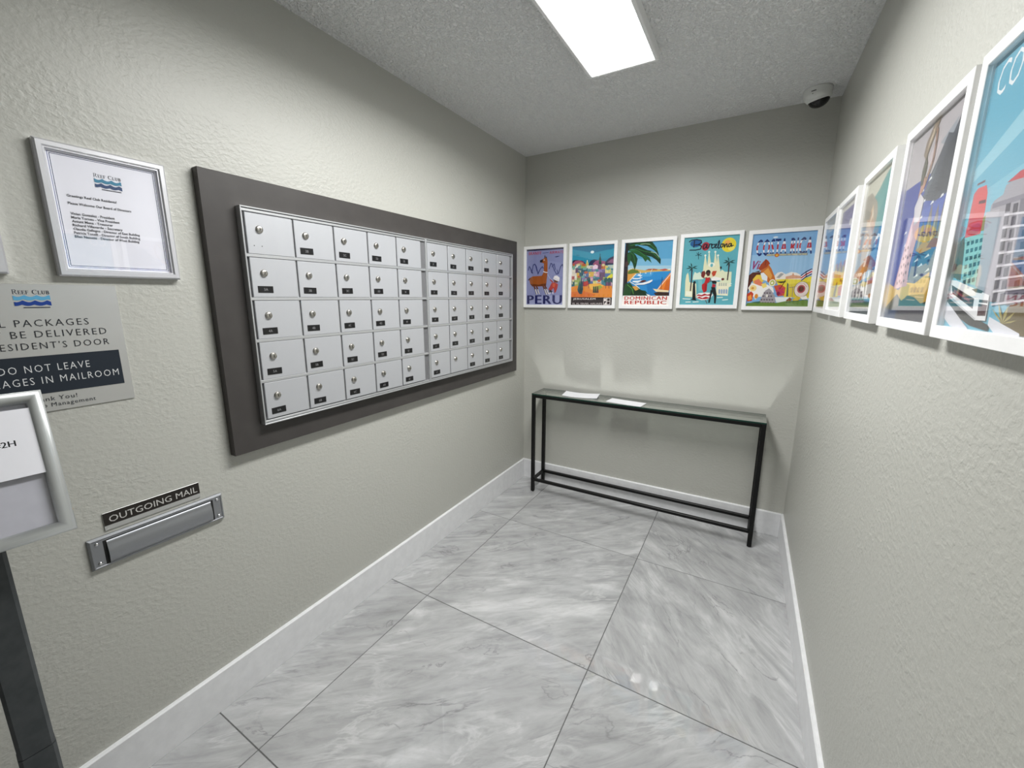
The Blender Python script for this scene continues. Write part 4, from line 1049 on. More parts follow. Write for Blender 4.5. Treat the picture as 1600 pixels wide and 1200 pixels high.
  ('p','0c3318',[(0.044,0.981),(0.193,0.985),(0.226,0.943),(0.081,0.875)]),
  ('p','1d5a2a',[(0.055,0.823),(0.13,0.831),(0.137,0.725),(0.106,0.641),(0.069,0.727)]),
  ('p','10421f',[(0.221,1.005),(0.544,0.998),(0.593,0.929),(0.401,0.967)]),
  ('s','2f7a3a',0.0136,[(0.095,0.895),(0.274,0.899),(0.425,0.853),(0.588,0.827),(0.742,0.729)]),
  ('s','2f7a3a',0.0136,[(0.096,0.874),(0.291,0.868),(0.446,0.779)]),
  ('s','2f7a3a',0.0136,[(0.097,0.864),(0.191,0.808),(0.239,0.68)]),
  ('s','2f7a3a',0.0135,[(0.105,0.957),(0.341,0.98),(0.518,0.963),(0.671,0.865)]),
  ('s','c8e0c0',0.0089,[(0.328,0.965),(0.43,0.971),(0.533,0.957)]),
  ('s','c8e0c0',0.0087,[(0.557,0.843),(0.661,0.819),(0.74,0.75)]),
  ('p','1c4a22',[(0.042,0.349),(0.148,0.37),(0.214,0.314),(0.322,0.291),(0.401,0.247),(0.493,0.235),(0.557,0.18),(0.545,0.153),(0.005,0.156)]),
  ('p','123018',[(0.189,0.227),(0.325,0.259),(0.463,0.224),(0.543,0.169),(0.333,0.154),(0.164,0.155)]),
  ('p','d8a04a',[(0.199,0.304),(0.29,0.314),(0.347,0.258),(0.281,0.237)]),
  ('s','f4f0e0',0.0138,[(0.139,0.386),(0.258,0.336),(0.369,0.269)]),
  ('s','5aa040',0.0123,[(0.089,0.338),(0.202,0.271),(0.239,0.182)]),
  ('p','1c6a9a',[(0.495,0.202),(0.588,0.174),(0.679,0.158),(0.545,0.153)]),
  ('p','f4f0e8',[(0.512,0.186),(0.604,0.163),(0.56,0.152)]),
  ('p','f6f2ee',[(0.005,0.159),(1.009,0.153),(0.996,-0.007),(-0.012,-0.007)]),
  ('t','c0352a','DOMINICAN',[0.042,0.088,0.955,0.146],0.03,0.0),
  ('t','c0352a','REPUBLIC',[0.047,0.018,0.951,0.077],0.03,0.0),
 ],
 'barcelona': [
  ('p','62b0bc',[(0.0,0.0),(1.0,0.0),(1.0,1.0),(0.0,1.0)]),
  ('e','ecd838',0.821,0.864,0.129,0.102),
  ('e','f2b05a',0.797,0.896,0.052,0.036),
  ('e','f4e46a',0.872,0.816,0.058,0.036),
  ('e','1f5f9a',0.217,0.91,0.103,0.054),
  ('e','b03040',0.407,0.86,0.074,0.062),
  ('p','e8e6c2',[(0.401,0.447),(0.399,0.564),(0.41,0.722),(0.423,0.721),(0.472,0.563),(0.499,0.446)]),
  ('e','f4f4e4',0.416,0.729,0.019,0.015),
  ('s','f4f4e4',0.0068,[(0.421,0.684),(0.415,0.738)]),
  ('p','e8e6c2',[(0.473,0.435),(0.468,0.577),(0.474,0.771),(0.487,0.77),(0.541,0.575),(0.57,0.433)]),
  ('e','f4f4e4',0.48,0.778,0.019,0.015),
  ('s','f4f4e4',0.0067,[(0.485,0.733),(0.479,0.786)]),
  ('p','e8e6c2',[(0.589,0.422),(0.583,0.568),(0.588,0.767),(0.601,0.766),(0.655,0.566),(0.686,0.421)]),
  ('e','f4f4e4',0.593,0.774,0.019,0.015),
  ('s','f4f4e4',0.0067,[(0.599,0.729),(0.592,0.782)]),
  ('p','e8e6c2',[(0.642,0.411),(0.637,0.539),(0.642,0.714),(0.655,0.714),(0.705,0.538),(0.732,0.409)]),
  ('e','f4f4e4',0.648,0.721,0.019,0.015),
  ('s','f4f4e4',0.0066,[(0.653,0.677),(0.647,0.73)]),
  ('p','e8e6c2',[(0.394,0.513),(0.505,0.607),(0.586,0.599),(0.707,0.484),(0.731,0.398),(0.395,0.393)]),
  ('e','f4f4e4',0.547,0.59,0.06,0.032),
  ('e','62b0bc',0.548,0.582,0.024,0.026),
  ('p','ddebd8',[(0.223,0.44),(0.245,0.494),(0.289,0.471),(0.342,0.492),(0.391,0.426),(0.423,0.382),(0.217,0.374)]),
  ('p','e4e8c8',[(0.708,0.474),(0.742,0.516),(0.799,0.482),(0.917,0.48),(0.929,0.289),(0.733,0.28)]),
  ('p','e8e6c2',[(0.077,0.365),(0.089,0.453),(0.113,0.486),(0.131,0.453),(0.158,0.342),(0.293,0.318),(0.318,0.107),(0.09,0.125)]),
  ('p','f4f4e0',[(0.102,0.209),(0.223,0.197),(0.224,0.13),(0.102,0.141)]),
  ('p','7fc0c6',[(0.321,0.372),(0.397,0.371),(0.417,0.207),(0.348,0.207)]),
  ('p','f0ecd0',[(0.658,0.346),(0.887,0.31),(0.944,0.278),(0.894,0.257),(0.891,0.133),(0.683,0.145)]),
  ('p','8fa8c8',[(0.72,0.166),(0.716,0.221),(0.73,0.237),(0.749,0.217),(0.75,0.163)]),
  ('p','b8c0b0',[(0.709,0.28),(0.709,0.324),(0.733,0.323),(0.736,0.278)]),
  ('p','8fa8c8',[(0.763,0.166),(0.759,0.22),(0.773,0.236),(0.791,0.217),(0.793,0.163)]),
  ('p','b8c0b0',[(0.749,0.28),(0.748,0.323),(0.772,0.323),(0.776,0.277)]),
  ('p','8fa8c8',[(0.806,0.166),(0.801,0.22),(0.815,0.236),(0.834,0.217),(0.835,0.163)]),
  ('p','b8c0b0',[(0.788,0.279),(0.788,0.322),(0.812,0.322),(0.815,0.277)]),
  ('p','8fa8c8',[(0.848,0.166),(0.844,0.22),(0.857,0.236),(0.876,0.216),(0.878,0.162)]),
  ('p','b8c0b0',[(0.828,0.279),(0.828,0.322),(0.852,0.322),(0.855,0.277)]),
  ('s','eef4ec',0.0172,[(0.051,0.091),(0.208,0.085)]),
  ('s','eef4ec',0.0171,[(0.113,0.04),(0.213,0.042)]),
  ('s','eef4ec',0.0169,[(0.255,0.04),(0.367,0.046)]),
  ('s','eef4ec',0.0161,[(0.701,0.106),(0.807,0.112)]),
  ('s','eef4ec',0.016,[(0.799,0.071),(0.904,0.079)]),
  ('s','eef4ec',0.0157,[(0.888,0.305),(0.939,0.31)]),
  ('s','3a2230',0.0223,[(0.185,0.556),(0.194,0.383),(0.191,0.208)]),
  ('p','163f38',[(0.185,0.556),(0.129,0.561),(0.067,0.544),(0.129,0.544)]),
  ('p','163f38',[(0.185,0.556),(0.146,0.582),(0.093,0.586),(0.137,0.565)]),
  ('p','163f38',[(0.185,0.556),(0.18,0.604),(0.153,0.631),(0.162,0.588)]),
  ('p','163f38',[(0.185,0.556),(0.214,0.601),(0.23,0.624),(0.201,0.584)]),
  ('p','163f38',[(0.185,0.556),(0.237,0.579),(0.294,0.581),(0.238,0.563)]),
  ('p','163f38',[(0.185,0.556),(0.233,0.559),(0.299,0.539),(0.244,0.542)]),
  ('p','163f38',[(0.185,0.556),(0.205,0.536),(0.251,0.494),(0.225,0.519)]),
  ('p','163f38',[(0.185,0.556),(0.154,0.537),(0.138,0.496),(0.169,0.52)]),
  ('p','163f38',[(0.185,0.556),(0.183,0.534),(0.204,0.49),(0.202,0.517)]),
  ('s','3a2230',0.0208,[(0.857,0.618),(0.862,0.489),(0.857,0.359)]),
  ('p','163f38',[(0.857,0.618),(0.802,0.624),(0.741,0.607),(0.801,0.607)]),
  ('p','163f38',[(0.857,0.618),(0.818,0.645),(0.765,0.649),(0.809,0.628)]),
  ('p','163f38',[(0.857,0.618),(0.851,0.667),(0.824,0.695),(0.834,0.651)]),
  ('p','163f38',[(0.857,0.618),(0.885,0.664),(0.9,0.688),(0.872,0.648)]),
  ('p','163f38',[(0.857,0.618),(0.908,0.642),(0.964,0.643),(0.909,0.625)]),
  ('p','163f38',[(0.857,0.618),(0.904,0.621),(0.97,0.601),(0.916,0.604)]),
  ('p','163f38',[(0.857,0.618),(0.877,0.598),(0.924,0.555),(0.897,0.581)]),
  ('p','163f38',[(0.857,0.618),(0.827,0.6),(0.812,0.558),(0.842,0.582)]),
  ('p','163f38',[(0.857,0.618),(0.855,0.597),(0.878,0.551),(0.875,0.579)]),
  ('s','123a44',0.0096,[(0.288,0.74),(0.283,0.785)]),
  ('s','123a44',0.0096,[(0.288,0.74),(0.337,0.765)]),
  ('s','123a44',0.0096,[(0.288,0.74),(0.347,0.727)]),
  ('s','123a44',0.0096,[(0.288,0.74),(0.295,0.677)]),
  ('s','123a44',0.0096,[(0.288,0.74),(0.231,0.736)]),
  ('s','123a44',0.0096,[(0.288,0.74),(0.25,0.773)]),
  ('p','14181c',[(0.24,0.074),(0.23,0.319),(0.268,0.318),(0.308,0.074)]),
  ('e','14181c',0.256,0.335,0.025,0.022),
  ('p','14181c',[(0.188,0.074),(0.239,0.085),(0.321,0.079),(0.32,0.065)]),
  ('e','14181c',0.497,0.478,0.043,0.039),
  ('p','5a2a22',[(0.47,0.473),(0.499,0.489),(0.536,0.461),(0.526,0.429),(0.486,0.424)]),
  ('p','7a2a26',[(0.369,0.437),(0.376,0.491),(0.422,0.507),(0.454,0.468),(0.427,0.409),(0.386,0.41)]),
  ('s','7a3a2a',0.0123,[(0.4,0.409),(0.449,0.398),(0.482,0.408)]),
  ('s','7a3a2a',0.0122,[(0.529,0.407),(0.563,0.353),(0.505,0.326)]),
  ('p','c02028',[(0.462,0.397),(0.529,0.407),(0.542,0.358),(0.499,0.321),(0.499,0.206),(0.448,0.179),(0.406,0.24),(0.399,0.3),(0.444,0.327)]),
  ('p','a01820',[(0.459,0.316),(0.498,0.304),(0.492,0.206),(0.46,0.19)]),
  ('p','f2f0ee',[(0.307,0.141),(0.352,0.174),(0.488,0.184),(0.584,0.178),(0.628,0.15),(0.593,0.107),(0.502,0.074),(0.42,0.068),(0.333,0.096)]),
  ('p','b82030',[(0.302,0.124),(0.347,0.157),(0.41,0.146),(0.463,0.168),(0.52,0.151),(0.586,0.167),(0.614,0.156),(0.563,0.134),(0.48,0.14),(0.413,0.124),(0.349,0.135)]),
  ('p','b82030',[(0.325,0.102),(0.371,0.124),(0.429,0.101),(0.496,0.123),(0.552,0.107),(0.591,0.123),(0.567,0.096),(0.487,0.085),(0.418,0.085),(0.361,0.096)]),
  ('s','5a2a22',0.011,[(0.488,0.074),(0.529,0.018)]),
  ('s','14181c',0.0136,[(0.556,0.079),(0.555,0.029)]),
  ('p','c0482a',[(0.562,0.466),(0.579,0.498),(0.652,0.498),(0.627,0.432),(0.589,0.417)]),
  ('p','f4f2ee',[(0.558,0.39),(0.609,0.417),(0.745,0.393),(0.785,0.387),(0.775,0.366),(0.656,0.357),(0.576,0.352)]),
  ('p','14181c',[(0.569,0.358),(0.643,0.357),(0.672,0.335),(0.662,0.313),(0.595,0.314)]),
  ('p','b82030',[(0.595,0.314),(0.657,0.297),(0.648,0.259),(0.588,0.26)]),
  ('p','14181c',[(0.574,0.265),(0.648,0.259),(0.688,0.161),(0.685,0.019),(0.658,0.024),(0.645,0.128),(0.595,0.205)]),
  ('p','14181c',[(0.571,0.227),(0.608,0.205),(0.575,0.03),(0.555,0.029)]),
  ('e','6a2a22',0.773,0.376,0.026,0.017),
  ('e','14181c',0.719,0.543,0.016,0.019),
  ('s','16182e',0.0181,[(0.09,0.937),(0.136,0.962),(0.231,0.968),(0.315,0.949),(0.326,0.916),(0.267,0.892),(0.199,0.89)]),
  ('s','16182e',0.0178,[(0.267,0.892),(0.331,0.868),(0.316,0.826),(0.222,0.814),(0.111,0.818)]),
  ('s','16182e',0.0179,[(0.192,0.954),(0.187,0.853)]),
  ('s','16182e',0.0175,[(0.43,0.886),(0.389,0.893),(0.36,0.857),(0.377,0.824),(0.409,0.844),(0.43,0.886),(0.43,0.833),(0.463,0.837)]),
  ('s','16182e',0.0175,[(0.463,0.837),(0.477,0.889),(0.517,0.89),(0.506,0.867)]),
  ('s','16182e',0.0173,[(0.571,0.882),(0.531,0.881),(0.512,0.851),(0.531,0.827),(0.569,0.843)]),
  ('s','16182e',0.0173,[(0.569,0.843),(0.605,0.868),(0.603,0.887),(0.578,0.88),(0.575,0.843),(0.604,0.828),(0.632,0.846)]),
  ('s','16182e',0.0172,[(0.632,0.846),(0.654,0.897),(0.647,0.934),(0.629,0.909),(0.632,0.846),(0.648,0.819),(0.674,0.844)]),
  ('s','16182e',0.017,[(0.708,0.883),(0.683,0.88),(0.673,0.85),(0.695,0.831),(0.725,0.853),(0.708,0.883),(0.741,0.878)]),
  ('s','16182e',0.017,[(0.741,0.878),(0.748,0.831),(0.768,0.877),(0.787,0.879),(0.792,0.834),(0.811,0.839)]),
  ('s','16182e',0.0168,[(0.864,0.88),(0.826,0.878),(0.814,0.844),(0.838,0.833),(0.863,0.868),(0.864,0.88),(0.867,0.839),(0.905,0.856)]),
 ],
 'costa': [
  ('p','7fb0dc',[(0.0,0.0),(1.0,0.0),(1.0,1.0),(0.0,1.0)]),
  ('p','9cc4e4',[(-0.003,0.72),(1.002,0.709),(1.004,0.398),(-0.002,0.424)]),
  ('e','e8f0f6',0.367,0.945,0.04,0.011),
  ('tb','COSTA RICA',[0.075,0.7,0.955,0.925],0.03),
  ('s','8f9aa0',0.0435,[(0.256,0.711),(0.897,0.701)]),
  ('s','d8c890',0.0153,[(0.262,0.711),(0.339,0.708)]),
  ('s','d8c890',0.0152,[(0.351,0.71),(0.383,0.709)]),
  ('s','d8c890',0.015,[(0.47,0.708),(0.57,0.704)]),
  ('s','d8c890',0.0148,[(0.588,0.706),(0.637,0.704)]),
  ('s','d8c890',0.0147,[(0.656,0.705),(0.741,0.701)]),
  ('s','d8c890',0.0146,[(0.759,0.703),(0.795,0.702)]),
  ('s','d8c890',0.0145,[(0.813,0.702),(0.879,0.7)]),
  ('e','d06a2a',0.421,0.702,0.035,0.026),
  ('e','f0c040',0.421,0.702,0.018,0.013),
  ('t','9a2a6a','Visit',[0.029,0.518,0.327,0.637],0.03,0.25),
  ('p','efe8e0',[(0.413,0.414),(0.468,0.466),(0.53,0.475),(0.597,0.441),(0.679,0.47),(0.766,0.457),(0.858,0.412),(0.866,0.359),(0.419,0.37)]),
  ('p','a8a8a8',[(0.454,0.396),(0.52,0.459),(0.571,0.447),(0.505,0.39)]),
  ('p','d8a080',[(0.602,0.409),(0.697,0.427),(0.711,0.459),(0.734,0.426),(0.834,0.413),(0.851,0.381),(0.606,0.376)]),
  ('p','e8d83a',[(0.445,0.369),(0.631,0.376),(0.829,0.366),(1.002,0.409),(1.012,0.113),(0.618,0.128)]),
  ('p','d8c428',[(0.655,0.3),(0.99,0.336),(1.005,0.124),(0.668,0.128)]),
  ('s','1d2f6e',0.0315,[(0.84,0.41),(0.91,0.461),(0.993,0.5)]),
  ('s','f2f2f6',0.0243,[(0.842,0.397),(0.912,0.447),(0.996,0.487)]),
  ('s','c22a36',0.0315,[(0.845,0.38),(0.915,0.43),(0.998,0.47)]),
  ('s','f2f2f6',0.0218,[(0.847,0.363),(0.918,0.414),(1.001,0.453)]),
  ('s','1d2f6e',0.0194,[(0.849,0.351),(0.919,0.402),(1.003,0.441)]),
  ('p','5a2a1e',[(-0.003,0.435),(0.057,0.478),(0.199,0.479),(0.244,0.44),(0.13,0.421),(0.05,0.335),(0.015,0.202),(0.017,0.09),(-0.007,0.314)]),
  ('p','c8702a',[(0.186,0.485),(0.225,0.571),(0.299,0.59),(0.359,0.523),(0.426,0.413),(0.465,0.315),(0.419,0.283),(0.308,0.351),(0.245,0.429)]),
  ('p','a8441e',[(0.141,0.53),(0.206,0.614),(0.251,0.656),(0.293,0.633),(0.323,0.599),(0.286,0.547),(0.183,0.501)]),
  ('p','e0a048',[(0.237,0.483),(0.307,0.535),(0.386,0.425),(0.369,0.371)]),
  ('p','2a1a18',[(0.094,0.488),(0.183,0.501),(0.16,0.48)]),
  ('s','6a2a18',0.0103,[(0.255,0.645),(0.251,0.57)]),
  ('p','e8c84a',[(0.07,0.378),(0.127,0.443),(0.218,0.44),(0.256,0.352),(0.184,0.31),(0.091,0.323)]),
  ('p','e08060',[(0.086,0.356),(0.173,0.387),(0.248,0.319),(0.228,0.276),(0.134,0.3)]),
  ('p','e8eef2',[(0.189,0.463),(0.239,0.472),(0.311,0.416),(0.314,0.351),(0.227,0.375)]),
  ('p','f2f0ee',[(0.008,0.258),(0.063,0.334),(0.132,0.311),(0.254,0.275),(0.314,0.307),(0.423,0.261),(0.445,0.196),(0.274,0.132),(0.104,0.134)]),
  ('e','f0d890',0.094,0.256,0.059,0.044),
  ('e','d89a3a',0.087,0.256,0.024,0.018),
  ('e','f4f0e0',0.4,0.327,0.053,0.049),
  ('e','b8c060',0.4,0.327,0.038,0.036),
  ('e','f4f0e0',0.398,0.325,0.018,0.017),
  ('p','f0dc78',[(0.223,0.309),(0.298,0.329),(0.319,0.274),(0.257,0.253)]),
  ('p','c83a1e',[(-0.0,0.169),(0.067,0.212),(0.111,0.178),(0.098,0.078),(0.02,0.067)]),
  ('p','f0a040',[(0.018,0.135),(0.073,0.168),(0.095,0.1),(0.039,0.079)]),
  ('p','f2e8d8',[(0.124,0.134),(0.189,0.183),(0.203,0.133),(0.15,0.089)]),
  ('e','e09030',0.162,0.142,0.029,0.033),
  ('p','d05a3a',[(0.432,0.283),(0.543,0.303),(0.624,0.258),(0.615,0.15),(0.516,0.14)]),
  ('p','c0306a',[(0.531,0.211),(0.584,0.223),(0.6,0.253),(0.561,0.249)]),
  ('p','c0306a',[(0.531,0.211),(0.583,0.182),(0.622,0.188),(0.589,0.212)]),
  ('p','c0306a',[(0.531,0.211),(0.545,0.165),(0.578,0.145),(0.574,0.178)]),
  ('p','c0306a',[(0.531,0.211),(0.499,0.185),(0.501,0.157),(0.527,0.172)]),
  ('p','c0306a',[(0.531,0.211),(0.489,0.23),(0.46,0.223),(0.488,0.206)]),
  ('p','c0306a',[(0.531,0.211),(0.541,0.253),(0.521,0.281),(0.508,0.253)]),
  ('e','8a1a4a',0.517,0.178,0.028,0.028),
  ('s','7a2a1e',0.0126,[(0.533,0.238),(0.599,0.344)]),
  ('p','3a3a2a',[(0.461,0.342),(0.586,0.345),(0.607,0.371),(0.613,0.333),(0.54,0.319)]),
  ('p','3a4a4a',[(0.649,0.133),(0.639,0.322),(0.66,0.311),(0.679,0.138)]),
  ('s','6a4a6a',0.0074,[(0.743,0.127),(0.736,0.266)]),
  ('s','6a4a6a',0.0074,[(0.68,0.257),(0.764,0.268)]),
  ('e','3a2a2a',0.873,0.232,0.115,0.107),
  ('e','e8dcd8',0.873,0.232,0.109,0.103),
  ('e','b8505a',0.867,0.237,0.063,0.056),
  ('e','5a2a1a',0.867,0.237,0.041,0.038),
  ('s','d8c0b8',0.0073,[(0.807,0.19),(0.85,0.147),(0.912,0.141),(0.965,0.188)]),
  ('s','c88a8a',0.0074,[(0.783,0.266),(0.825,0.313),(0.897,0.311),(0.953,0.262)]),
  ('p','a8a2a8',[(0.209,0.044),(0.27,0.165),(0.301,0.22),(0.36,0.252),(0.403,0.218),(0.464,0.152),(0.493,0.042)]),
  ('p','6a6068',[(0.279,0.198),(0.308,0.198),(0.311,0.176),(0.282,0.176)]),
  ('p','6a6068',[(0.323,0.197),(0.351,0.197),(0.355,0.175),(0.326,0.175)]),
  ('p','6a6068',[(0.367,0.197),(0.395,0.196),(0.398,0.174),(0.37,0.175)]),
  ('p','6a6068',[(0.262,0.154),(0.291,0.154),(0.294,0.132),(0.265,0.132)]),
  ('p','6a6068',[(0.306,0.154),(0.334,0.153),(0.338,0.131),(0.309,0.132)]),
  ('p','6a6068',[(0.35,0.153),(0.378,0.153),(0.381,0.131),(0.353,0.131)]),
  ('p','6a6068',[(0.394,0.153),(0.422,0.152),(0.425,0.13),(0.397,0.131)]),
  ('p','6a6068',[(0.242,0.105),(0.27,0.104),(0.274,0.082),(0.245,0.082)]),
  ('p','6a6068',[(0.286,0.104),(0.314,0.104),(0.318,0.082),(0.289,0.082)]),
  ('p','6a6068',[(0.33,0.104),(0.358,0.103),(0.362,0.081),(0.333,0.082)]),
  ('p','6a6068',[(0.374,0.103),(0.402,0.103),(0.405,0.081),(0.377,0.081)]),
  ('p','6a6068',[(0.417,0.103),(0.446,0.103),(0.449,0.081),(0.421,0.081)]),
  ('p','6a6068',[(0.224,0.06),(0.253,0.06),(0.256,0.038),(0.228,0.038)]),
  ('p','6a6068',[(0.269,0.06),(0.297,0.06),(0.301,0.038),(0.272,0.038)]),
  ('p','6a6068',[(0.313,0.06),(0.341,0.059),(0.345,0.037),(0.316,0.037)]),
  ('p','6a6068',[(0.357,0.059),(0.385,0.059),(0.388,0.037),(0.36,0.037)]),
  ('p','6a6068',[(0.401,0.059),(0.429,0.059),(0.432,0.037),(0.404,0.037)]),
  ('p','6a6068',[(0.444,0.059),(0.472,0.058),(0.475,0.036),(0.447,0.037)]),
  ('e','e8e4dc',0.337,0.148,0.021,0.02),
  ('p','e8eef0',[(0.467,0.13),(0.643,0.128),(0.743,0.127),(0.68,0.052),(0.504,0.053)]),
  ('p','8a4a1e',[(0.656,0.084),(0.706,0.127),(0.747,0.1),(0.7,0.002),(0.66,0.019)]),
  ('p','d8b82a',[(0.748,0.094),(0.815,0.137),(0.901,0.13),(0.848,0.083),(0.776,0.072)]),
  ('p','f2f0ee',[(0.866,0.125),(0.959,0.146),(0.991,0.097),(0.907,0.093)]),
  ('p','6a8a3a',[(0.003,-0.0),(0.023,0.045),(0.22,0.055),(0.504,0.047),(0.652,0.073),(0.993,0.087),(1.001,-0.004)]),
  ('p','3a6a4a',[(0.088,0.056),(0.244,0.071),(0.222,0.038)]),
  ('s','2a4a3a',0.01,[(0.655,0.052),(0.8,0.072),(0.979,0.097)]),
 ],
 'plain1': [
  ('p','7f9cc8',[(0.0,0.0),(1.0,0.0),(1.0,1.0),(0.0,1.0)]),
  ('p','8aa0c0',[(0.0,0.75),(1.0,0.75),(1.0,1.0),(0.0,1.0)]),
  ('p','d8b49a',[(0.0,0.0),(1.0,0.0),(1.0,0.42),(0.8,0.46),(0.55,0.36),(0.3,0.44),(0.0,0.38)]),
  ('p','b87a52',[(0.0,0.0),(1.0,0.0),(1.0,0.2),(0.6,0.26),(0.3,0.16),(0.0,0.22)]),
  ('p','e8cfc0',[(0.1,0.25),(0.4,0.32),(0.35,0.2)]),
  ('p','c88a6a',[(0.5,0.2),(0.9,0.36),(0.95,0.22)]),
  ('p','8a5a3a',[(0.0,0.06),(0.4,0.12),(1.0,0.05),(1.0,0.0),(0.0,0.0)]),
  ('p','f0ece8',[(0.15,0.86),(0.85,0.86),(0.85,0.92),(0.15,0.92)]),
 ],
 'plain2': [
  ('p','f4f2ee',[(0.0,0.0),(1.0,0.0),(1.0,1.0),(0.0,1.0)]),
  ('p','6f8fd0',[(0.08,0.24),(0.92,0.24),(0.92,0.95),(0.08,0.95)]),
  ('p','6a62a8',[(0.08,0.95),(0.92,0.95),(0.92,0.72),(0.5,0.68),(0.08,0.75)]),
  ('e','f0f0f4',0.7,0.8,0.08,0.03),
  ('p','8fb0dc',[(0.08,0.45),(0.92,0.45),(0.92,0.58),(0.08,0.58)]),
  ('p','e8c030',[(0.08,0.24),(0.92,0.24),(0.92,0.42),(0.75,0.47),(0.6,0.4),(0.45,0.48),(0.3,0.41),(0.08,0.46)]),
  ('e','e87a20',0.12,0.27,0.05,0.03),
  ('e','f4d840',0.17,0.35,0.05,0.03),
  ('e','c03040',0.22,0.43,0.05,0.03),
  ('e','f0a030',0.27,0.31,0.05,0.03),
  ('e','7a2a5a',0.32,0.39,0.05,0.03),
  ('e','e87a20',0.37,0.27,0.05,0.03),
  ('e','f4d840',0.42,0.35,0.05,0.03),
  ('e','c03040',0.47,0.43,0.05,0.03),
  ('e','f0a030',0.52,0.31,0.05,0.03),
  ('e','7a2a5a',0.57,0.39,0.05,0.03),
  ('e','e87a20',0.62,0.27,0.05,0.03),
  ('e','f4d840',0.67,0.35,0.05,0.03),
  ('e','c03040',0.72,0.43,0.05,0.03),
  ('e','f0a030',0.77,0.31,0.05,0.03),
  ('e','7a2a5a',0.82,0.39,0.05,0.03),
  ('e','e87a20',0.87,0.27,0.05,0.03),
  ('s','b8b8c4',0.03,[(0.2,0.12),(0.8,0.12)]),
  ('s','b8b8c4',0.02,[(0.3,0.07),(0.7,0.07)]),
 ],
 'italy': [
  ('p','5fa6a4',[(0.0,0.0),(1.0,0.0),(1.0,1.0),(0.0,1.0)]),
  ('p','d8d6c6',[(0.0,1.0),(0.95,1.0),(0.7,0.95),(0.5,0.88),(0.3,0.84),(0.0,0.86)]),
  ('p','4a9a9c',[(0.55,0.55),(1.0,0.5),(1.0,0.8),(0.8,0.82),(0.6,0.7)]),
  ('p','a8a092',[(0.0,0.25),(0.0,0.9),(0.22,0.9),(0.3,0.87),(0.5,0.8),(0.58,0.72),(0.55,0.6),(0.62,0.52),(0.5,0.25)]),
  ('p','e0c4a2',[(0.12,0.5),(0.2,0.72),(0.36,0.8),(0.46,0.68),(0.5,0.55),(0.4,0.4),(0.2,0.35)]),
  ('p','c49a78',[(0.1,0.72),(0.35,0.66),(0.5,0.58),(0.55,0.64),(0.3,0.76)]),
  ('p','8a8478',[(0.05,0.8),(0.3,0.75),(0.28,0.7),(0.05,0.72)]),
  ('p','efdcc4',[(0.2,0.45),(0.36,0.5),(0.3,0.62),(0.2,0.6)]),
  ('p','f0e6d4',[(0.3,0.64),(0.42,0.72),(0.38,0.76)]),
  ('p','7a7a78',[(0.55,0.45),(0.8,0.5),(0.7,0.62),(0.58,0.6)]),
  ('p','2f7aa8',[(0.45,0.2),(0.55,0.42),(0.75,0.6),(1.0,0.66),(1.0,0.15),(0.6,0.15)]),
  ('p','2468a0',[(0.7,0.2),(0.78,0.5),(1.0,0.55),(1.0,0.15)]),
  ('p','6fa8c4',[(0.5,0.24),(0.7,0.22),(0.68,0.38),(0.55,0.4)]),
  ('p','6a5a58',[(0.2,0.28),(0.45,0.44),(0.6,0.4),(0.5,0.28)]),
  ('p','f0eee8',[(0.3,0.32),(0.42,0.46),(0.5,0.47),(0.42,0.36)]),
  ('p','f0f2f2',[(0.6,0.5),(0.85,0.54),(0.75,0.56)]),
  ('p','b8743a',[(0.1,0.24),(0.3,0.36),(0.42,0.34),(0.3,0.22)]),
  ('p','8a4a2e',[(0.05,0.2),(0.2,0.3),(0.3,0.26),(0.15,0.18)]),
  ('p','55504e',[(0.0,0.12),(1.0,0.12),(1.0,0.24),(0.0,0.24)]),
  ('t','f4f2ee','ITALY',[0.05,0.11,0.97,0.31],0.03,0),
  ('p','3f4c58',[(0.0,0.0),(1.0,0.0),(1.0,0.1),(0.0,0.1)]),
  ('s','8f8a80',0.03,[(0.12,0.05),(0.88,0.05)]),
 ],
 'coast': [
  ('p','b9b4b8',[(0.0,0.0),(1.0,0.0),(1.0,1.0),(0.0,1.0)]),
  ('p','9aa0aa',[(0.6,0.86),(0.85,0.92),(0.8,0.8)]),
  ('p','c8bcc0',[(0.3,0.8),(0.6,0.9),(0.55,0.78)]),
  ('p','3a52a8',[(0.0,0.0),(1.0,0.0),(1.0,0.74),(0.5,0.735),(0.0,0.73)]),
  ('p','2c3f9a',[(0.0,0.4),(0.4,0.45),(0.3,0.73),(0.0,0.73)]),
  ('p','4a62b4',[(0.3,0.35),(1.0,0.35),(1.0,0.58),(0.4,0.56)]),
  ('p','454a58',[(0.42,0.62),(0.5,0.72),(0.62,0.8),(0.72,0.88),(0.8,0.86),(0.9,0.93),(1.0,0.95),(1.0,0.6),(0.7,0.58)]),
  ('p','363a48',[(0.65,0.62),(0.75,0.82),(0.95,0.88),(1.0,0.9),(1.0,0.6)]),
  ('p','5a6470',[(0.44,0.64),(0.52,0.72),(0.62,0.78),(0.58,0.7),(0.5,0.63)]),
  ('p','7a7066',[(0.48000000000000004,0.36),(0.52,0.46499999999999997),(0.55,0.51),(0.5900000000000001,0.44999999999999996),(0.6200000000000001,0.36)]),
  ('p','b0a692',[(0.5,0.36),(0.53,0.44999999999999996),(0.55,0.48),(0.55,0.36)]),
  ('p','7a7066',[(0.5900000000000001,0.36),(0.63,0.514),(0.66,0.58),(0.7000000000000001,0.492),(0.73,0.36)]),
  ('p','b0a692',[(0.61,0.36),(0.64,0.492),(0.66,0.536),(0.66,0.36)]),
  ('p','7a7066',[(0.71,0.36),(0.75,0.5),(0.78,0.56),(0.8200000000000001,0.48),(0.8500000000000001,0.36)]),
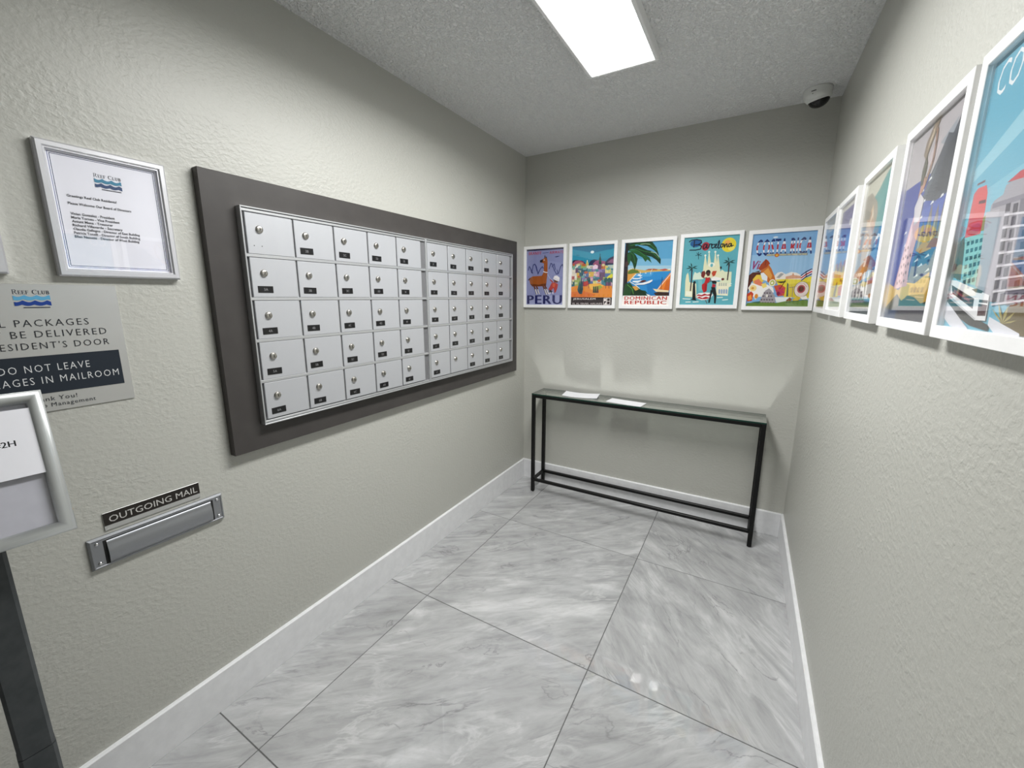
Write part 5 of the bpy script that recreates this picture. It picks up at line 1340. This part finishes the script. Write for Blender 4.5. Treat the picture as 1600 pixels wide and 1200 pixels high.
  ('p','b0a692',[(0.73,0.36),(0.76,0.48),(0.78,0.52),(0.78,0.36)]),
  ('p','7a7066',[(0.8300000000000001,0.37),(0.87,0.552),(0.9,0.63),(0.9400000000000001,0.526),(0.97,0.37)]),
  ('p','b0a692',[(0.85,0.37),(0.88,0.526),(0.9,0.5780000000000001),(0.9,0.37)]),
  ('p','eef0f4',[(0.38,0.66),(0.44,0.666),(0.43,0.678),(0.4,0.674)]),
  ('p','eef0f4',[(0.45,0.6),(0.51,0.606),(0.5,0.618),(0.47000000000000003,0.614)]),
  ('p','eef0f4',[(0.5,0.7),(0.56,0.706),(0.55,0.718),(0.52,0.714)]),
  ('p','eef0f4',[(0.62,0.57),(0.6799999999999999,0.576),(0.67,0.588),(0.64,0.584)]),
  ('p','eef0f4',[(0.78,0.58),(0.8400000000000001,0.586),(0.8300000000000001,0.598),(0.8,0.594)]),
  ('p','eef0f4',[(0.33,0.55),(0.39,0.556),(0.38,0.5680000000000001),(0.35000000000000003,0.5640000000000001)]),
  ('p','eef0f4',[(0.2,0.4),(0.26,0.406),(0.25,0.41800000000000004),(0.22,0.41400000000000003)]),
  ('p','eef0f4',[(0.15,0.47),(0.21,0.476),(0.2,0.488),(0.16999999999999998,0.484)]),
  ('p','eef0f4',[(0.45,0.52),(0.51,0.526),(0.5,0.538),(0.47000000000000003,0.534)]),
  ('p','2f5f8a',[(0.4,0.16),(0.85,0.16),(0.9,0.34),(0.7,0.36),(0.5,0.35)]),
  ('p','dce6ea',[(0.5,0.3),(0.59,0.308),(0.5700000000000001,0.32)]),
  ('p','dce6ea',[(0.6,0.27),(0.69,0.278),(0.6699999999999999,0.29000000000000004)]),
  ('p','dce6ea',[(0.55,0.22),(0.64,0.228),(0.6200000000000001,0.24)]),
  ('p','dce6ea',[(0.7,0.31),(0.7899999999999999,0.318),(0.77,0.33)]),
  ('p','dce6ea',[(0.75,0.24),(0.84,0.248),(0.8200000000000001,0.26)]),
  ('p','b88a3a',[(0.5,0.36),(0.62,0.4),(0.75,0.38),(0.8,0.35),(0.6,0.34)]),
  ('p','8a3a22',[(0.7,0.36),(0.95,0.35),(0.9,0.39),(0.78,0.4)]),
  ('p','d8b45a',[(0.0,0.06),(0.0,0.2),(0.25,0.16),(0.4,0.2),(0.6,0.19),(0.85,0.24),(0.9,0.06)]),
  ('p','c29a40',[(0.5,0.06),(0.6,0.19),(0.75,0.14),(0.88,0.22),(0.9,0.06)]),
  ('p','d8a8ae',[(0.12,0.17),(0.2,0.34),(0.28,0.5),(0.36,0.62),(0.46,0.6),(0.48,0.44),(0.42,0.3),(0.44,0.18)]),
  ('p','e8c4c8',[(0.14,0.17),(0.24,0.36),(0.32,0.5),(0.38,0.44),(0.3,0.3),(0.26,0.17)]),
  ('e','7a3a46',0.2,0.2,0.014,0.009),
  ('e','7a3a46',0.25,0.21,0.014,0.009),
  ('e','7a3a46',0.3,0.2,0.014,0.009),
  ('e','7a3a46',0.35,0.21,0.014,0.009),
  ('e','7a3a46',0.216,0.245,0.014,0.009),
  ('e','7a3a46',0.266,0.255,0.014,0.009),
  ('e','7a3a46',0.316,0.245,0.014,0.009),
  ('e','7a3a46',0.366,0.255,0.014,0.009),
  ('e','7a3a46',0.232,0.29,0.014,0.009),
  ('e','7a3a46',0.282,0.3,0.014,0.009),
  ('e','7a3a46',0.332,0.29,0.014,0.009),
  ('e','7a3a46',0.382,0.3,0.014,0.009),
  ('e','7a3a46',0.248,0.335,0.014,0.009),
  ('e','7a3a46',0.298,0.345,0.014,0.009),
  ('e','7a3a46',0.348,0.335,0.014,0.009),
  ('e','7a3a46',0.398,0.345,0.014,0.009),
  ('e','7a3a46',0.264,0.38,0.014,0.009),
  ('e','7a3a46',0.314,0.39,0.014,0.009),
  ('p','d8d4d8',[(0.3,0.6),(0.38,0.66),(0.48,0.62),(0.46,0.52),(0.36,0.5)]),
  ('p','c0907a',[(0.34,0.64),(0.42,0.67),(0.46,0.7),(0.42,0.74),(0.36,0.7)]),
  ('p','4a4a3a',[(0.34,0.7),(0.4,0.7),(0.42,0.8),(0.37,0.86),(0.33,0.78)]),
  ('p','8a7a6a',[(0.3,0.86),(0.36,0.83),(0.5,0.96),(0.54,1.0),(0.44,1.0),(0.32,0.92)]),
  ('p','c8b8a0',[(0.36,0.87),(0.44,0.93),(0.46,0.98),(0.38,0.92)]),
  ('s','9a7a6a',0.035,[(0.44,0.7),(0.52,0.8),(0.52,0.88),(0.5,0.95)]),
  ('p','3a4038',[(0.0,0.06),(0.12,0.1),(0.25,0.14),(0.38,0.1),(0.5,0.13),(0.65,0.12),(0.8,0.09),(1.0,0.11),(1.0,0.0),(0.0,0.0)]),
  ('p','6a665e',[(0.2,0.06),(0.25,0.13),(0.34,0.08)]),
  ('p','24406a',[(0.0,0.0),(1.0,0.0),(1.0,0.05),(0.0,0.05)]),
  ('p','2c2a40',[(0.3,0.0),(1.0,0.0),(1.0,0.07),(0.3,0.07)]),
 ],
 'city': [
  ('p','6fb4cc',[(0.0,0.0),(1.0,0.0),(1.0,1.0),(0.0,1.0)]),
  ('p','86c2d6',[(0.0,0.5),(1.0,0.6),(1.0,0.3),(0.0,0.3)]),
  ('p','9accdc',[(0.0,0.62),(0.4,0.74),(1.0,0.85),(1.0,0.8),(0.4,0.66),(0.0,0.57)]),
  ('t','f4f6f8','CO',[0.07,0.86,0.3,0.975],-0.005,0.12),
  ('p','d8565c',[(0.047,0.357),(0.053,0.523),(0.091,0.539),(0.184,0.537),(0.212,0.505),(0.226,0.44),(0.226,0.366),(0.229,0.347)]),
  ('p','5a2a3a',[(0.133,0.486),(0.209,0.482),(0.211,0.469),(0.134,0.475)]),
  ('e','c03a42',0.153,0.38,0.07,0.02),
  ('s','7a4a5a',0.0106,[(0.071,0.555),(0.157,0.556)]),
  ('p','9a9a5a',[(0.226,0.366),(0.223,0.416),(0.291,0.432),(0.334,0.362)]),
  ('p','5a4a34',[(-0.005,0.203),(-0.007,0.342),(0.043,0.364),(0.07,0.322),(0.106,0.186)]),
  ('p','3a3a24',[(-0.039,0.218),(0.008,0.286),(0.071,0.255),(0.073,0.187)]),
  ('p','8fc8c4',[(0.109,0.213),(0.058,0.356),(0.285,0.357),(0.327,0.161),(0.142,0.178)]),
  ('p','2f5a64',[(0.087,0.337),(0.12,0.338),(0.126,0.323),(0.093,0.322)]),
  ('p','2f5a64',[(0.139,0.338),(0.171,0.339),(0.177,0.324),(0.145,0.322)]),
  ('p','2f5a64',[(0.189,0.338),(0.22,0.339),(0.225,0.324),(0.194,0.323)]),
  ('p','2f5a64',[(0.237,0.338),(0.267,0.339),(0.272,0.324),(0.242,0.323)]),
  ('p','2f5a64',[(0.098,0.307),(0.132,0.308),(0.138,0.293),(0.104,0.291)]),
  ('p','2f5a64',[(0.15,0.308),(0.182,0.309),(0.188,0.294),(0.156,0.292)]),
  ('p','2f5a64',[(0.2,0.308),(0.231,0.31),(0.236,0.295),(0.205,0.293)]),
  ('p','2f5a64',[(0.247,0.309),(0.277,0.311),(0.283,0.296),(0.253,0.294)]),
  ('p','2f5a64',[(0.11,0.276),(0.143,0.278),(0.149,0.263),(0.116,0.261)]),
  ('p','2f5a64',[(0.161,0.278),(0.193,0.279),(0.199,0.264),(0.167,0.262)]),
  ('p','2f5a64',[(0.211,0.279),(0.241,0.281),(0.247,0.266),(0.216,0.264)]),
  ('p','2f5a64',[(0.258,0.28),(0.288,0.282),(0.293,0.268),(0.264,0.266)]),
  ('p','2f5a64',[(0.121,0.246),(0.154,0.248),(0.16,0.233),(0.127,0.23)]),
  ('p','2f5a64',[(0.172,0.248),(0.204,0.25),(0.21,0.235),(0.178,0.232)]),
  ('p','2f5a64',[(0.222,0.25),(0.252,0.252),(0.258,0.237),(0.227,0.235)]),
  ('p','2f5a64',[(0.269,0.252),(0.298,0.254),(0.304,0.239),(0.274,0.237)]),
  ('p','2f5a64',[(0.133,0.215),(0.165,0.218),(0.171,0.203),(0.138,0.2)]),
  ('p','2f5a64',[(0.183,0.218),(0.215,0.221),(0.221,0.205),(0.189,0.203)]),
  ('p','2f5a64',[(0.232,0.22),(0.263,0.223),(0.268,0.208),(0.238,0.205)]),
  ('p','2f5a64',[(0.279,0.223),(0.309,0.225),(0.314,0.211),(0.285,0.208)]),
  ('p','2f5a64',[(0.144,0.185),(0.177,0.188),(0.182,0.173),(0.15,0.169)]),
  ('p','2f5a64',[(0.195,0.188),(0.226,0.191),(0.232,0.176),(0.2,0.173)]),
  ('p','2f5a64',[(0.243,0.191),(0.274,0.194),(0.279,0.179),(0.249,0.176)]),
  ('p','2f5a64',[(0.29,0.194),(0.319,0.197),(0.325,0.183),(0.296,0.18)]),
  ('p','a8a4ae',[(0.299,0.162),(0.288,0.45),(0.313,0.464),(0.386,0.473),(0.399,0.502),(0.511,0.515),(0.728,0.506),(0.957,0.088),(0.465,0.105)]),
  ('p','c43a48',[(0.402,0.51),(0.503,0.53),(0.647,0.531),(0.668,0.493),(0.518,0.504)]),
  ('p','8a8694',[(0.302,0.454),(0.55,0.449),(0.762,0.443),(0.772,0.425),(0.559,0.432),(0.305,0.436)]),
  ('p','b8b4bc',[(0.249,0.431),(0.383,0.426),(0.436,0.153),(0.318,0.161)]),
  ('p','7a7684',[(0.558,0.435),(0.777,0.418),(0.955,0.093),(0.639,0.095)]),
  ('p','4a4656',[(0.438,0.435),(0.48,0.434),(0.486,0.404),(0.444,0.405)]),
  ('p','4a4656',[(0.447,0.392),(0.489,0.392),(0.495,0.362),(0.454,0.362)]),
  ('p','4a4656',[(0.457,0.349),(0.498,0.35),(0.504,0.32),(0.463,0.319)]),
  ('p','4a4656',[(0.466,0.306),(0.507,0.307),(0.513,0.277),(0.472,0.276)]),
  ('p','4a4656',[(0.475,0.263),(0.516,0.265),(0.522,0.234),(0.481,0.232)]),
  ('p','4a4656',[(0.484,0.219),(0.525,0.222),(0.531,0.192),(0.49,0.188)]),
  ('p','4a4656',[(0.493,0.176),(0.534,0.179),(0.54,0.149),(0.499,0.145)]),
  ('p','4a4656',[(0.502,0.132),(0.543,0.136),(0.549,0.105),(0.508,0.101)]),
  ('p','4a4656',[(0.509,0.426),(0.548,0.425),(0.553,0.396),(0.515,0.396)]),
  ('p','4a4656',[(0.518,0.384),(0.556,0.384),(0.562,0.355),(0.523,0.355)]),
  ('p','4a4656',[(0.526,0.342),(0.565,0.343),(0.571,0.314),(0.532,0.313)]),
  ('p','4a4656',[(0.535,0.3),(0.574,0.302),(0.58,0.272),(0.541,0.271)]),
  ('p','4a4656',[(0.544,0.258),(0.583,0.26),(0.589,0.231),(0.55,0.229)]),
  ('p','4a4656',[(0.553,0.216),(0.592,0.219),(0.598,0.189),(0.559,0.186)]),
  ('p','4a4656',[(0.562,0.174),(0.601,0.177),(0.607,0.148),(0.568,0.144)]),
  ('p','4a4656',[(0.571,0.131),(0.61,0.135),(0.616,0.106),(0.578,0.101)]),
  ('p','4a4656',[(0.617,0.411),(0.652,0.41),(0.658,0.383),(0.623,0.383)]),
  ('p','4a4656',[(0.625,0.371),(0.661,0.371),(0.666,0.344),(0.631,0.343)]),
  ('p','4a4656',[(0.634,0.331),(0.669,0.332),(0.675,0.304),(0.64,0.303)]),
  ('p','4a4656',[(0.643,0.292),(0.678,0.293),(0.684,0.265),(0.649,0.263)]),
  ('p','4a4656',[(0.651,0.251),(0.686,0.253),(0.692,0.225),(0.657,0.223)]),
  ('p','4a4656',[(0.66,0.211),(0.695,0.214),(0.701,0.186),(0.666,0.183)]),
  ('p','4a4656',[(0.669,0.171),(0.704,0.174),(0.71,0.146),(0.675,0.142)]),
  ('p','4a4656',[(0.678,0.13),(0.713,0.134),(0.718,0.106),(0.684,0.102)]),
  ('p','4a4656',[(0.683,0.402),(0.716,0.401),(0.722,0.375),(0.689,0.375)]),
  ('p','4a4656',[(0.692,0.363),(0.725,0.363),(0.731,0.337),(0.698,0.336)]),
  ('p','4a4656',[(0.7,0.325),(0.733,0.325),(0.739,0.299),(0.706,0.297)]),
  ('p','4a4656',[(0.709,0.286),(0.742,0.287),(0.747,0.26),(0.715,0.259)]),
  ('p','4a4656',[(0.717,0.247),(0.75,0.249),(0.756,0.222),(0.723,0.22)]),
  ('p','4a4656',[(0.726,0.208),(0.759,0.211),(0.764,0.184),(0.732,0.181)]),
  ('p','4a4656',[(0.735,0.169),(0.767,0.172),(0.773,0.145),(0.74,0.141)]),
  ('p','4a4656',[(0.743,0.13),(0.776,0.134),(0.782,0.106),(0.749,0.102)]),
  ('s','d8d4dc',0.0096,[(0.446,0.398),(0.802,0.372)]),
  ('s','d8d4dc',0.0096,[(0.455,0.355),(0.81,0.335)]),
  ('s','d8d4dc',0.0096,[(0.464,0.312),(0.818,0.299)]),
  ('s','d8d4dc',0.0096,[(0.473,0.269),(0.826,0.262)]),
  ('s','d8d4dc',0.0096,[(0.482,0.225),(0.835,0.225)]),
  ('s','d8d4dc',0.0095,[(0.491,0.181),(0.843,0.188)]),
  ('s','d8d4dc',0.0095,[(0.5,0.138),(0.851,0.151)]),
  ('s','d8d4dc',0.0095,[(0.51,0.094),(0.86,0.114)]),
  ('p','6a5a3a',[(0.609,0.049),(0.681,0.095),(0.838,0.107),(0.957,0.088),(1.009,-0.005),(0.677,0.007)]),
  ('p','b0a468',[(0.647,0.033),(0.577,0.057),(0.528,0.082),(0.603,0.054)]),
  ('p','b0a468',[(0.647,0.033),(0.601,0.066),(0.578,0.1),(0.627,0.063)]),
  ('p','b0a468',[(0.647,0.033),(0.646,0.064),(0.667,0.095),(0.67,0.061)]),
  ('p','b0a468',[(0.647,0.033),(0.68,0.054),(0.733,0.074),(0.704,0.051)]),
  ('p','b0a468',[(0.647,0.033),(0.57,0.042),(0.514,0.052),(0.596,0.04)]),
  ('p','b0a468',[(0.647,0.033),(0.695,0.041),(0.761,0.048),(0.718,0.038)]),
  ('p','2a2a30',[(-0.035,0.125),(0.384,0.042),(0.532,0.023),(0.528,0.002),(0.327,0.015),(-0.001,0.075)]),
  ('p','3a2a2a',[(-0.081,-0.009),(0.063,-0.003),(0.341,-0.007),(0.643,-0.009),(-0.053,-0.049),(-0.112,-0.003)]),
  ('p','dcdce4',[(-0.042,0.045),(-0.025,0.11),(0.35,-0.007),(0.106,0.002)]),
  ('p','e0e0e8',[(0.524,0.023),(0.522,0.052),(0.803,0.008),(0.811,-0.005),(0.613,-0.008)]),
  ('p','eeeef0',[(-0.033,0.193),(0.073,0.187),(0.477,0.126),(0.491,0.037),(0.387,0.036),(0.007,0.132)]),
  ('p','3a2a34',[(0.016,0.171),(0.329,0.114),(0.335,0.076),(0.051,0.135)]),
  ('p','c8c8cc',[(0.01,0.128),(0.384,0.042),(0.393,0.033),(0.017,0.118)]),
  ('p','3a3a40',[(0.385,0.111),(0.477,0.108),(0.475,0.098),(0.386,0.101)]),
  ('p','4a2a34',[(0.386,0.096),(0.477,0.092),(0.483,0.054),(0.399,0.052)]),
  ('p','2a2a2a',[(0.279,0.149),(0.333,0.152),(0.401,0.142),(0.398,0.133),(0.333,0.137)]),
  ('p','8a3a4a',[(0.062,0.152),(0.285,0.111),(0.281,0.101),(0.069,0.142)]),
  ('p','b0b0b8',[(-0.028,0.168),(-0.0,0.189),(0.028,0.135),(-0.009,0.139)]),
 ],
}

# ------------------------------------------------------------------ framed travel posters
PW_, PH_ = 0.339, 0.443
def poster(name_key, loc, rot, label, group):
    t = thing('framed_poster', label, 'poster', loc, rot, group)
    m = MB(); m.frame([(0, 0), (0, 0.0215), (0.001, 0.0225), (0.0205, 0.0225), (0.0215, 0.0215), (0.0215, 0)], PW_, PH_)
    m.build('frame', M['frame_white'], t)
    w, h = PW_ - 0.043, PH_ - 0.043
    k = Ink(w, h)
    for e in ART[name_key]:
        if e[0] == 'p': k.poly([(u * w, v * h) for u, v in e[2]], e[1])
        elif e[0] == 's': k.stroke([(u * w, v * h) for u, v in e[3]], e[2] * w, e[1])
        elif e[0] == 'e': k.ellipse(e[2] * w, e[3] * h, e[4] * w, e[5] * h, e[1])
        elif e[0] == 't':
            u0, v0, u1, v1 = e[3]; k.text(e[2], u0 * w, v0 * h, u1 * w, v1 * h, e[1], e[4], e[5], 1.12 if e[4] > 0.012 else 1.0)
        elif e[0] == 'tb':
            u0, v0, u1, v1 = e[2]
            k.text(e[1], u0 * w, v0 * h, u1 * w, v1 * h, None, e[3], 0, 1.08, [('1d2f6e', 0, .2), ('f2f2f6', .2, .36), ('c22a36', .36, .66), ('f2f2f6', .66, .82), ('1d2f6e', .82, 1)])
    k.build('print', t, (0.0215, 0.0215, 0.0128))
    b = MB(); b.box(0.0216, 0.0216, 0, PW_ - 0.0216, PH_ - 0.0216, 0.0120); b.build('backing', M['dark'], t)
    p = MB(); p.box(0.0216, 0.0216, 0.0172, PW_ - 0.0216, PH_ - 0.0216, 0.0190); p.build('glazing', M['pane'], t)
    return t
RB = Matrix(((1, 0, 0), (0, 0, -1), (0, 1, 0))).to_euler()          # faces the camera from the end wall
for key, x, z, label in (
        ('peru', 0.0015, 1.3755, 'white-framed PERU poster with a brown llama on lavender blue'),
        ('jerusalem', 0.3620, 1.3755, 'white-framed JERUSALEM poster with a colourful hillside town'),
        ('dominican', 0.7280, 1.3755, 'white-framed DOMINICAN REPUBLIC poster with a palm over a blue bay'),
        ('barcelona', 1.0880, 1.3820, 'white-framed Barcelona poster with dancers, palms and spires'),
        ('costa', 1.4500, 1.3755, 'white-framed COSTA RICA poster with blue sky and yellow fields')):
    poster(key, (x, -0.0012, z), RB, label, 'posters on the end wall')
RR = (Matrix.Rotation(ANG, 3, 'Z') @ Matrix(((0, 0, -1), (-1, 0, 0), (0, 1, 0)))).to_euler()    # faces left from the right wall
for key, y, label in (
        ('plain1', -0.236, 'narrow-looking white-framed poster on the right wall, nearest the room corner'),
        ('plain2', -0.606, 'white-framed poster with a white border and yellow flowers, second from the corner'),
        ('italy', -1.037, 'white-framed ITALY poster with a teal sky on the right wall'),
        ('coast', -1.459, 'white-framed poster of a blue rocky coast with a dancing figure, on the right wall'),
        ('city', -1.825, 'white-framed poster of a tram and tall city buildings, nearest the camera')):
    poster(key, (xr(y) - 0.0012, y, 1.3760), RR, label, 'posters on the right wall')
